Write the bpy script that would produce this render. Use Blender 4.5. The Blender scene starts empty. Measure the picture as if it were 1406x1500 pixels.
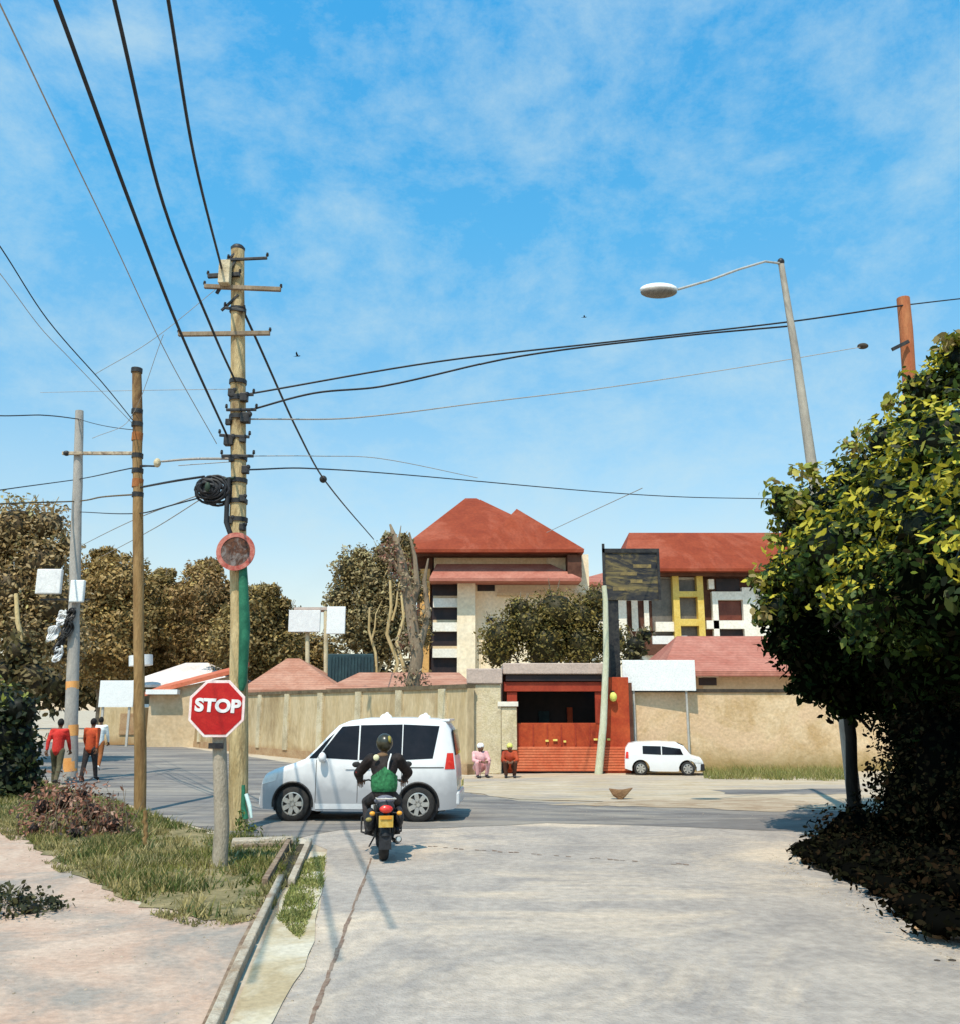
import bpy, bmesh, math, random
import numpy as np
from mathutils import Vector, Matrix, Quaternion
random.seed(7); RNG = np.random.default_rng(11)
PI = math.pi
sc = bpy.context.scene
COL = sc.collection
# ------------------------------------------------------------------ camera
H = 1.95; F = 1300.0; W0, H0 = 1406.0, 1500.0
PITCH = math.atan(290.0 / F)
cam = bpy.data.cameras.new('camera'); camo = bpy.data.objects.new('camera', cam); COL.objects.link(camo)
cam.sensor_fit = 'VERTICAL'; cam.sensor_height = 36; cam.lens = F * 36 / H0; cam.clip_end = 5000; cam.clip_start = 0.05
camo.location = (0, 0, H); camo.rotation_euler = (PI / 2 + PITCH, 0, 0)
sc.camera = camo
CP, SP = math.cos(PITCH), math.sin(PITCH)
def ray(u, v):
    a = (u - W0 / 2) / F; b = (H0 / 2 - v) / F
    return Vector((a, CP - b * SP, b * CP + SP))
def P(u, v, Y):
    """point of the place seen at photo position u,v at distance Y ahead"""
    d = ray(u, v); t = Y / d.y
    return Vector((0, 0, H)) + d * t
def G(u, v, z=0.0):
    d = ray(u, v); t = (z - H) / d.z
    return Vector((0, 0, H)) + d * t
# ------------------------------------------------------------------ materials
MATS = {}
def lin(c):
    return tuple(((x / 255.0) / 12.92 if x / 255.0 < 0.04045 else ((x / 255.0 + 0.055) / 1.055) ** 2.4) for x in c)
def mat(name, c1, c2=None, scale=4.0, rough=0.8, bump=0.0, bscale=None, metal=0.0, c3=None, stretch=(1, 1, 1), lo=0.35, hi=0.65, detail=6, spec=0.3, coat=0.0, grain=1.0):
    m = bpy.data.materials.new(name); m.use_nodes = True
    nt = m.node_tree; N = nt.nodes; L = nt.links; b = N['Principled BSDF']
    b.inputs['Roughness'].default_value = rough; b.inputs['Metallic'].default_value = metal
    b.inputs['Specular IOR Level'].default_value = spec
    b.inputs['Coat Weight'].default_value = coat
    tc = N.new('ShaderNodeTexCoord'); mp = N.new('ShaderNodeMapping'); mp.inputs['Scale'].default_value = stretch
    L.new(tc.outputs['Object'], mp.inputs['Vector'])
    c2 = c2 or c1
    nz = N.new('ShaderNodeTexNoise'); nz.inputs['Scale'].default_value = scale; nz.inputs['Detail'].default_value = detail; nz.inputs['Roughness'].default_value = 0.65
    nz.inputs['Distortion'].default_value = 0.6
    L.new(mp.outputs[0], nz.inputs['Vector'])
    cr = N.new('ShaderNodeValToRGB'); e = cr.color_ramp.elements
    e[0].position = lo; e[0].color = (*c1, 1); e[1].position = hi; e[1].color = (*c2, 1)
    L.new(nz.outputs['Fac'], cr.inputs['Fac']); col = cr.outputs['Color']
    if c3:
        n2 = N.new('ShaderNodeTexNoise'); n2.inputs['Scale'].default_value = scale * 0.23; n2.inputs['Detail'].default_value = 8; n2.inputs['Roughness'].default_value = 0.7
        n2.inputs['Distortion'].default_value = 1.2
        L.new(mp.outputs[0], n2.inputs['Vector'])
        r2 = N.new('ShaderNodeValToRGB'); r2.color_ramp.elements[0].position = 0.48; r2.color_ramp.elements[1].position = 0.62
        L.new(n2.outputs['Fac'], r2.inputs['Fac'])
        mx = N.new('ShaderNodeMix'); mx.data_type = 'RGBA'
        L.new(r2.outputs['Color'], mx.inputs[0]); L.new(col, mx.inputs[6]); mx.inputs[7].default_value = (*c3, 1)
        col = mx.outputs[2]
    # fine grain
    n3 = N.new('ShaderNodeTexNoise'); n3.inputs['Scale'].default_value = scale * 9; n3.inputs['Detail'].default_value = 4
    L.new(mp.outputs[0], n3.inputs['Vector'])
    r3 = N.new('ShaderNodeMapRange'); r3.inputs[1].default_value = 0.3; r3.inputs[2].default_value = 0.7; r3.inputs[3].default_value = 1 - .14 * grain; r3.inputs[4].default_value = 1 + .1 * grain
    L.new(n3.outputs['Fac'], r3.inputs[0])
    vm = N.new('ShaderNodeVectorMath'); vm.operation = 'SCALE'; L.new(col, vm.inputs[0]); L.new(r3.outputs[0], vm.inputs['Scale'])
    L.new(vm.outputs[0], b.inputs['Base Color'])
    if bump > 0:
        n4 = N.new('ShaderNodeTexNoise'); n4.inputs['Scale'].default_value = bscale or scale * 6; n4.inputs['Detail'].default_value = 5
        L.new(mp.outputs[0], n4.inputs['Vector'])
        bp = N.new('ShaderNodeBump'); bp.inputs['Strength'].default_value = bump; bp.inputs['Distance'].default_value = 0.03
        L.new(n4.outputs['Fac'], bp.inputs['Height']); L.new(bp.outputs[0], b.inputs['Normal'])
    MATS[name] = m; return m
def leafmat(name, transl=0.25):
    m = bpy.data.materials.new(name); m.use_nodes = True; nt = m.node_tree; N = nt.nodes; L = nt.links
    b = N['Principled BSDF']; b.inputs['Roughness'].default_value = 0.55; b.inputs['Specular IOR Level'].default_value = 0.25
    at = N.new('ShaderNodeAttribute'); at.attribute_name = 'leafcol'
    L.new(at.outputs['Color'], b.inputs['Base Color'])
    tr = N.new('ShaderNodeBsdfTranslucent'); L.new(at.outputs['Color'], tr.inputs['Color'])
    mx = N.new('ShaderNodeMixShader'); mx.inputs[0].default_value = transl
    L.new(b.outputs[0], mx.inputs[1]); L.new(tr.outputs[0], mx.inputs[2]); L.new(mx.outputs[0], N['Material Output'].inputs['Surface'])
    return m
def glass(name, c, rough=0.08):
    m = mat(name, c, tuple(x * 1.6 for x in c), 1.5, rough, spec=0.6); return m
LEAF = leafmat('leaf_surface')
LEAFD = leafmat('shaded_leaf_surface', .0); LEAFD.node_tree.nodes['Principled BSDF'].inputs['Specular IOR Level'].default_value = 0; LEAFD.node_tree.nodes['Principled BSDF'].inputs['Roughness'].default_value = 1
DIRT = mat('dry_dirt', (.44, .36, .27), (.52, .45, .36), 1.4, .95, .35, c3=(.38, .28, .19))
VERGE = mat('dusty_verge', (.40, .30, .19), (.52, .43, .33), 1.6, .95, .5, 6, c3=(.36, .30, .25), stretch=(.5, 1.6, 1))
CONC = mat('worn_concrete_road', (.30, .26, .235), (.43, .365, .315), 1.1, .85, .6, 40, c3=(.57, .455, .35), grain=1.2)
ASPH = mat('faded_asphalt', (.13, .115, .11), (.22, .20, .19), 1.4, .9, .5, 30, c3=(.31, .27, .23), stretch=(.45, 1.8, 1))
PATH = mat('pinkish_path', (.44, .29, .215), (.52, .385, .30), 1.6, .95, .5, 14, c3=(.30, .255, .22))
SAND = mat('sandy_strip', (.50, .42, .29), (.56, .50, .40), 2.5, .95, .4, c3=(.40, .31, .19))
KERB = mat('kerb_concrete', (.34, .27, .20), (.50, .43, .34), 5, .9, .6, c3=(.26, .18, .12))
KERBD = mat('kerb_stained', (.15, .09, .06), (.32, .24, .17), 5, .95, .4)
MUD = mat('dark_mud', (.03, .025, .015), (.08, .06, .03), 6, .95, .3)
CRACK = mat('crack_filler', (.17, .10, .07), (.28, .21, .16), 8, .95)
SOIL = mat('verge_soil', (.13, .11, .045), (.32, .25, .13), 4, .95, .8, c3=(.07, .075, .025))
WALLL = mat('stained_plaster', (.48, .35, .185), (.62, .49, .31), 1.3, .9, .5, c3=(.36, .25, .13), stretch=(1, 1, .35))
WALLR = mat('cream_plaster', (.50, .33, .165), (.70, .52, .33), 1.4, .9, .6, c3=(.66, .46, .29))
COPE = mat('dark_coping', (.03, .025, .02), (.08, .06, .045), 3, .9, .3)
COPEB = mat('mossy_coping', (.10, .075, .045), (.2, .15, .09), 3, .9, .3)
BASEW = mat('rust_stained_plinth', (.33, .19, .10), (.45, .31, .18), 2, .95, .4)
POLEW = mat('sunbleached_timber', (.34, .24, .11), (.60, .46, .25), 6, .85, .9, stretch=(1, 1, .2), c3=(.14, .08, .035))
POLEB = mat('brown_timber', (.20, .11, .04), (.34, .21, .09), 5, .85, .5, stretch=(1, 1, .2), c3=(.12, .06, .025))
POLER = mat('red_timber', (.35, .10, .04), (.45, .17, .07), 5, .85, .4, stretch=(1, 1, .2))
POLEG = mat('grey_concrete_pole', (.30, .28, .26), (.42, .38, .34), 6, .9, .3, stretch=(1, 1, .3))
POSTG = mat('stop_post_concrete', (.30, .25, .19), (.42, .35, .27), 8, .9, .5, stretch=(1, 1, .4))
ORANGE = mat('orange_band_paint', (.72, .30, .08), (.80, .40, .14), 5, .7)
BLACK = mat('black_rubber', (.012, .012, .014), (.03, .03, .035), 6, .6)
DKMET = mat('dark_metal', (.02, .02, .025), (.06, .055, .05), 8, .5, metal=.4)
GALV = mat('galvanised_steel', (.42, .40, .37), (.55, .52, .48), 6, .5, metal=.3, stretch=(1, 1, .3))
LAMPP = mat('weathered_lamp_pole', (.30, .26, .22), (.46, .41, .34), 3, .7, .2, stretch=(1, 1, .3), c3=(.2, .18, .16))
WHITE = mat('white_paint', (.76, .76, .76), (.82, .82, .81), 3, .5)
WHITED = mat('dusty_white', (.66, .65, .66), (.78, .77, .76), 3, .7)
REDS = mat('stop_red', (.42, .006, .008), (.50, .02, .014), 5, .45, c3=(.33, .004, .004))
PINKR = mat('faded_sign_rim', (.78, .52, .50), (.82, .72, .70), 7, .6)
SALM = mat('salmon_sign_rim', (.34, .06, .045), (.56, .22, .17), 8, .6)
BROWNS = mat('rusted_sign_face', (.03, .016, .014), (.13, .05, .025), 16, .8, c3=(.20, .17, .16))
GREENP = mat('green_conduit', (.01, .10, .055), (.03, .18, .10), 4, .6)
PALEC = mat('pale_blue_wrap', (.50, .68, .66), (.65, .78, .74), 9, .6)
ROOF = mat('brick_red_roof', (.22, .034, .012), (.28, .050, .018), .5, .85, .3, 3, c3=(.34, .085, .045))
ROOFP = mat('pink_red_roof', (.36, .115, .08), (.46, .19, .14), .6, .85, .3, 3)
ROOFS = mat('salmon_roof', (.38, .16, .10), (.50, .26, .18), .9, .85, .3, 4)
ROOFW = mat('pale_roof_sheet', (.60, .50, .47), (.75, .70, .68), .8, .8)
ROOFO = mat('orange_red_roof', (.50, .12, .06), (.58, .18, .10), .8, .8)
CREAM = mat('cream_render', (.78, .62, .42), (.84, .72, .54), .5, .9, .2, 3)
TANW = mat('tan_render', (.52, .37, .22), (.62, .48, .32), .7, .9, .2)
WHITEW = mat('white_render', (.74, .68, .58), (.80, .76, .68), .6, .9)
OCHRE = mat('ochre_column', (.55, .28, .08), (.66, .38, .14), .8, .8)
YELF = mat('yellow_frame', (.60, .40, .07), (.68, .50, .14), .9, .7)
DARKO = mat('dark_opening', (.012, .01, .014), (.035, .02, .02), 1, .5)
DKBR = mat('dark_brown_trim', (.06, .02, .012), (.12, .05, .03), 1, .8)
WINR = mat('red_brown_glass', (.10, .02, .012), (.17, .05, .03), .6, .3)
WING = mat('grey_glass', (.08, .075, .07), (.16, .14, .12), .6, .25)
GATEO = mat('orange_red_gate_paint', (.33, .036, .010), (.45, .075, .02), 1.5, .7, .3, c3=(.22, .02, .008))
GATEC = mat('coral_gate_paint', (.55, .11, .045), (.66, .19, .09), 1.5, .7, .15)
GATED = mat('dark_red_gate_paint', (.26, .025, .01), (.36, .05, .02), 1.5, .6)
PILLAR = mat('gate_pillar_plaster', (.56, .46, .28), (.66, .56, .40), 3, .9, .6, c3=(.42, .34, .22))
MAUVE = mat('mauve_cap_stone', (.42, .33, .29), (.52, .40, .34), 2, .9, .3)
SLIMP = mat('pale_green_pole', (.50, .50, .34), (.62, .62, .48), 4, .8, .4, stretch=(1, 1, .3))
BILLB = mat('weathered_dark_board', (.012, .014, .022), (.05, .045, .04), 3, .7, c3=(.20, .15, .06), stretch=(1, 1, 3))
YEL = mat('yellow_paint', (.75, .55, .10), (.80, .65, .2), 6, .6)
LIME = mat('lime_cap', (.62, .62, .12), (.7, .7, .2), 6, .6)
CARW = mat('white_car_paint', (.74, .74, .76), (.80, .80, .81), 1.5, .28, coat=.5, spec=.5, lo=.3, hi=.7, grain=.08)
CARL = mat('grey_lower_paint', (.55, .56, .58), (.66, .66, .68), 2.5, .4, coat=.2, grain=.2)
CGLASS = mat('car_glass', (.006, .006, .010), (.014, .012, .016), 1.5, .05, spec=.25)
TYRE = mat('tyre_rubber', (.018, .017, .018), (.04, .037, .035), 9, .85)
RIM = mat('alloy_rim', (.42, .42, .42), (.55, .53, .48), 9, .35, metal=.55)
REDL = mat('red_lens', (.62, .02, .02), (.75, .06, .04), 12, .25, spec=.6)
CLEARL = mat('clear_lens', (.70, .72, .72), (.8, .8, .8), 12, .15, spec=.6)
AMBER = mat('amber_lens', (.75, .28, .03), (.85, .4, .05), 12, .25)
SKIN = mat('brown_skin', (.12, .055, .03), (.17, .085, .048), 12, .55)
HAIR = mat('black_hair', (.008, .007, .007), (.02, .017, .015), 30, .8)
REDT = mat('red_cloth', (.52, .02, .015), (.62, .05, .04), 6, .9, 1.0, 9)
RUST = mat('rust_red_cloth', (.42, .05, .02), (.55, .10, .03), 6, .9, 1.0, 9)
WHT = mat('white_cloth', (.70, .76, .76), (.80, .82, .82), 6, .9, 1.0, 9)
TROU = mat('dark_trouser_cloth', (.02, .018, .02), (.05, .04, .04), 6, .9, 1.0, 9)
OLIVT = mat('olive_trouser_cloth', (.08, .07, .04), (.14, .12, .07), 6, .9)
BRNT = mat('rust_brown_trousers', (.26, .08, .025), (.34, .12, .04), 6, .9)
PINKC = mat('pink_cloth', (.65, .30, .32), (.72, .45, .45), 6, .9)
GRNV = mat('green_vest_cloth', (.008, .07, .025), (.04, .21, .08), 14, .8, .3, 25)
JACK = mat('dark_jacket_cloth', (.010, .008, .009), (.028, .018, .016), 7, .75, 1.0, 10)
HELM = mat('helmet_shell', (.02, .018, .012), (.05, .045, .02), 6, .3, spec=.6)
SEATG = mat('grey_seat_vinyl', (.10, .10, .13), (.22, .21, .25), 9, .6)
BARK = mat('grey_bark', (.17, .12, .08), (.30, .23, .16), 4, .95, .6, stretch=(1, 1, .3))
BARKD = mat('dark_bark', (.012, .010, .008), (.03, .022, .016), 4, .95, .6, stretch=(1, 1, .3))
BARKY = mat('pale_yellow_bark', (.45, .32, .14), (.58, .45, .24), 4, .9, .5, stretch=(1, 1, .3))
TEAL = mat('dark_teal_panel', (.015, .035, .045), (.03, .07, .08), 2, .7)
ROCK = mat('brown_rock', (.18, .09, .045), (.28, .17, .09), 6, .95, .6)
DULL = mat('lamp_underside', (.16, .14, .12), (.26, .23, .2), 12, .5)
def courses(m, per_m=3.2, amt=.22):
    nt = m.node_tree; N = nt.nodes; L = nt.links; b = N['Principled BSDF']; src = b.inputs['Base Color'].links[0].from_socket
    tc = N.new('ShaderNodeTexCoord'); w = N.new('ShaderNodeTexWave'); w.bands_direction = 'Z'; w.inputs['Scale'].default_value = per_m; w.inputs['Distortion'].default_value = .6; w.inputs['Detail'].default_value = 3
    L.new(tc.outputs['Object'], w.inputs['Vector']); mr = N.new('ShaderNodeMapRange'); mr.inputs[3].default_value = 1 - amt; mr.inputs[4].default_value = 1 + amt * .4; L.new(w.outputs['Fac'], mr.inputs[0])
    v = N.new('ShaderNodeVectorMath'); v.operation = 'SCALE'; L.new(src, v.inputs[0]); L.new(mr.outputs[0], v.inputs['Scale']); L.new(v.outputs[0], b.inputs['Base Color'])
for m_ in (ROOF, ROOFP, ROOFS): courses(m_)
def dusty(m, col, z0, z1):  # blends col into the material towards the bottom, by height z0 to z1
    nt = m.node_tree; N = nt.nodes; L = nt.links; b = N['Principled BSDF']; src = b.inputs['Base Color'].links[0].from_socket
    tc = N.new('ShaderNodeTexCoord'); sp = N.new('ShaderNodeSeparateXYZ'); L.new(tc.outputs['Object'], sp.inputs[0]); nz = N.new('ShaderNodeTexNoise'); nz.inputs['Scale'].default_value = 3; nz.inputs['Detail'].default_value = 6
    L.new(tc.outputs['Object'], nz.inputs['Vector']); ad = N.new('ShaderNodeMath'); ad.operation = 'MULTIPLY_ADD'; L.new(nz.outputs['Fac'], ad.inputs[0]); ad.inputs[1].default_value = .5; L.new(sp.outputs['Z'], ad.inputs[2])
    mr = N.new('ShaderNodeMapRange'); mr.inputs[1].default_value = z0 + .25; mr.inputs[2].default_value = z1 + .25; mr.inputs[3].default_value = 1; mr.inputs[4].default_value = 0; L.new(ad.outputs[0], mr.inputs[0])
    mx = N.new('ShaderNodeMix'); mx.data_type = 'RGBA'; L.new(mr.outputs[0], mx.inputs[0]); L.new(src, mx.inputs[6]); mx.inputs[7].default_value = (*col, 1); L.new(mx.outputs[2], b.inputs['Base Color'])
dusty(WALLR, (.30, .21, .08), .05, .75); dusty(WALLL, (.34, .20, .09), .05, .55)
VANP = mat('van_paint', (.76, .76, .78), (.82, .82, .82), 1.5, .3, coat=.4, spec=.5, lo=.3, hi=.7, grain=.08); dusty(VANP, (.36, .36, .38), .55, 1.05)  # body colour turns greyer towards the sill
# ------------------------------------------------------------------ mesh builder
class MB:
    def __init__(s): s.v = []; s.f = []
    def add(s, vs, fs):
        o = len(s.v); s.v += [Vector(p) for p in vs]; s.f += [tuple(i + o for i in f) for f in fs]; return s
    def box(s, x0, x1, y0, y1, z0, z1):
        return s.add([(x0, y0, z0), (x1, y0, z0), (x1, y1, z0), (x0, y1, z0), (x0, y0, z1), (x1, y0, z1), (x1, y1, z1), (x0, y1, z1)],
                     [(0, 3, 2, 1), (4, 5, 6, 7), (0, 1, 5, 4), (1, 2, 6, 5), (2, 3, 7, 6), (3, 0, 4, 7)])
    def obox(s, p0, p1, w, h, up=(0, 0, 1)):
        """bar from p0 to p1, width w (sideways), height h (along up), centred"""
        p0 = Vector(p0); p1 = Vector(p1); d = (p1 - p0).normalized(); up = Vector(up)
        if abs(d.dot(up)) > .98: up = Vector((0, 1, 0))
        sd = d.cross(up).normalized() * w / 2; u = sd.cross(d).normalized() * h / 2
        vs = [p0 - sd - u, p0 + sd - u, p0 + sd + u, p0 - sd + u, p1 - sd - u, p1 + sd - u, p1 + sd + u, p1 - sd + u]
        return s.add(vs, [(0, 1, 2, 3), (7, 6, 5, 4), (0, 4, 5, 1), (1, 5, 6, 2), (2, 6, 7, 3), (3, 7, 4, 0)])
    def tube(s, pts, rad, n=8, cap=True):
        pts = [Vector(p) for p in pts]
        if not hasattr(rad, '__len__'): rad = [rad] * len(pts)
        o = len(s.v); ref = None
        for i, p in enumerate(pts):
            d = (pts[min(i + 1, len(pts) - 1)] - pts[max(i - 1, 0)]).normalized()
            if ref is None: ref = Vector((0, 0, 1)) if abs(d.z) < .9 else Vector((1, 0, 0))
            a = d.cross(ref).normalized(); b = d.cross(a).normalized(); ref = a.cross(d) if abs(a.cross(d).dot(d)) < .5 else ref
            for k in range(n):
                t = 2 * PI * k / n; s.v.append(p + (a * math.cos(t) + b * math.sin(t)) * rad[i])
        for i in range(len(pts) - 1):
            for k in range(n):
                s.f.append((o + i * n + k, o + i * n + (k + 1) % n, o + (i + 1) * n + (k + 1) % n, o + (i + 1) * n + k))
        if cap:
            s.f.append(tuple(o + k for k in range(n))[::-1]); m = o + (len(pts) - 1) * n; s.f.append(tuple(m + k for k in range(n)))
        return s
    def capsule(s, p0, p1, r0, r1, n=10):
        p0 = Vector(p0); p1 = Vector(p1); d = (p1 - p0)
        if d.length < 1e-5: d = Vector((0, 0, 1e-4)); p1 = p0 + d
        u = d.normalized(); pts = []; rs = []
        for a in (-80, -55, -25): pts.append(p0 + u * math.sin(math.radians(a)) * r0); rs.append(math.cos(math.radians(a)) * r0)
        pts.append(p0); rs.append(r0); pts.append(p1); rs.append(r1)
        for a in (25, 55, 80): pts.append(p1 + u * math.sin(math.radians(a)) * r1); rs.append(math.cos(math.radians(a)) * r1)
        return s.tube(pts, rs, n)
    def ell(s, c, r, nu=14, nv=9, rot=None):
        c = Vector(c); o = len(s.v)
        for j in range(1, nv):
            ph = PI * j / nv
            for k in range(nu):
                t = 2 * PI * k / nu; q = Vector((r[0] * math.sin(ph) * math.cos(t), r[1] * math.sin(ph) * math.sin(t), r[2] * math.cos(ph)))
                if rot: q = rot @ q
                s.v.append(c + q)
        q0 = Vector((0, 0, r[2])); q1 = -q0
        if rot: q0 = rot @ q0; q1 = rot @ q1
        s.v.append(c + q0); s.v.append(c + q1); t, b = len(s.v) - 2, len(s.v) - 1
        for j in range(nv - 2):
            for k in range(nu): s.f.append((o + j * nu + k, o + (j + 1) * nu + k, o + (j + 1) * nu + (k + 1) % nu, o + j * nu + (k + 1) % nu))
        for k in range(nu):
            s.f.append((t, o + k, o + (k + 1) % nu)); m = o + (nv - 2) * nu; s.f.append((b, m + (k + 1) % nu, m + k))
        return s
    def lathe(s, c, axis, prof, n=24):
        """prof: (radius, offset along axis)"""
        c = Vector(c); ax = Vector(axis).normalized(); ref = Vector((0, 0, 1)) if abs(ax.z) < .9 else Vector((1, 0, 0))
        a = ax.cross(ref).normalized(); b = ax.cross(a); o = len(s.v)
        for r, h in prof:
            for k in range(n):
                t = 2 * PI * k / n; s.v.append(c + ax * h + (a * math.cos(t) + b * math.sin(t)) * r)
        for i in range(len(prof) - 1):
            for k in range(n): s.f.append((o + i * n + k, o + i * n + (k + 1) % n, o + (i + 1) * n + (k + 1) % n, o + (i + 1) * n + k))
        s.f.append(tuple(o + k for k in range(n))[::-1]); m = o + (len(prof) - 1) * n; s.f.append(tuple(m + k for k in range(n)))
        return s
    def prism(s, poly, z0, z1):
        n = len(poly); vs = [(p[0], p[1], z0) for p in poly] + [(p[0], p[1], z1) for p in poly]
        fs = [tuple(range(n))[::-1], tuple(range(n, 2 * n))] + [(i, (i + 1) % n, n + (i + 1) % n, n + i) for i in range(n)]
        return s.add(vs, fs)
    def xform(s, M): s.v = [M @ p for p in s.v]; return s
def tag(o, label=None, cat=None, group=None, kind=None):
    if label: o['label'] = label
    if cat: o['category'] = cat
    if group: o['group'] = group
    if kind: o['kind'] = kind
    return o
def thing(name, loc, label, cat, group=None, rz=0.0):
    o = bpy.data.objects.new(name, None); COL.objects.link(o); o.empty_display_size = .2
    o.location = loc; o.rotation_euler = (0, 0, rz); return tag(o, label, cat, group)
def wloc(o):
    v = Vector((0, 0, 0))
    while o is not None: v += Vector(o.location); o = o.parent
    return v
def obj(name, mb, m, parent=None, smooth=False, local=False, bevel=0.0, base=None):
    """mesh in world coordinates (local=True: in the parent's own coordinates)"""
    off = Vector((0, 0, 0))
    if parent is not None and not local: off = wloc(parent)
    if base is not None: off = Vector(base)
    if isinstance(mb, MB):
        me = bpy.data.meshes.new(name); me.from_pydata([tuple(p - off) for p in mb.v], [], mb.f)
        bm = bmesh.new(); bm.from_mesh(me); bmesh.ops.recalc_face_normals(bm, faces=bm.faces); bm.to_mesh(me); bm.free()
    else:
        me = mb
        if off.length > 0: me.transform(Matrix.Translation(-off))
    if smooth:
        for p in me.polygons: p.use_smooth = True
    me.materials.append(m)
    o = bpy.data.objects.new(name, me); COL.objects.link(o)
    if parent is not None: o.parent = parent
    elif base is not None: o.location = base
    if bevel > 0:
        bv = o.modifiers.new('bevel', 'BEVEL'); bv.width = bevel; bv.segments = 2; bv.limit_method = 'ANGLE'; bv.angle_limit = math.radians(40)
    if smooth:
        try: me.set_sharp_from_angle(angle=math.radians(50))
        except Exception: pass
    return o
def fused(mb, voxel=.012, smooth=2):
    me = bpy.data.meshes.new('fused_source'); me.from_pydata([tuple(p) for p in mb.v], [], mb.f)
    bm = bmesh.new(); bm.from_mesh(me); bmesh.ops.recalc_face_normals(bm, faces=bm.faces); bm.to_mesh(me); bm.free()
    o = bpy.data.objects.new('fused_source', me); COL.objects.link(o)
    r = o.modifiers.new('r', 'REMESH'); r.mode = 'VOXEL'; r.voxel_size = voxel
    s = o.modifiers.new('s', 'SMOOTH'); s.iterations = smooth; s.factor = .6
    dg = bpy.context.evaluated_depsgraph_get(); dg.update()
    out = bpy.data.meshes.new_from_object(o.evaluated_get(dg)); bpy.data.objects.remove(o); out.materials.clear()
    return out
def addcaps(me, mb):
    bm = bmesh.new(); bm.from_mesh(me)
    vs = [bm.verts.new(p) for p in mb.v]
    for f in mb.f: bm.faces.new([vs[i] for i in f])
    bm.to_mesh(me); bm.free(); return me
def textmesh(body, size, depth, font_scale_x=1.0):
    cu = bpy.data.curves.new('lettering', 'FONT'); cu.body = body; cu.size = size; cu.extrude = depth; cu.offset = size * .045
    cu.align_x = 'CENTER'; cu.align_y = 'CENTER'
    o = bpy.data.objects.new('lettering_source', cu); COL.objects.link(o)
    dg = bpy.context.evaluated_depsgraph_get(); dg.update()
    me = bpy.data.meshes.new_from_object(o.evaluated_get(dg)); bpy.data.objects.remove(o); me.materials.clear()
    me.transform(Matrix.Diagonal((font_scale_x, 1, 1, 1)) )
    return me
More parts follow.
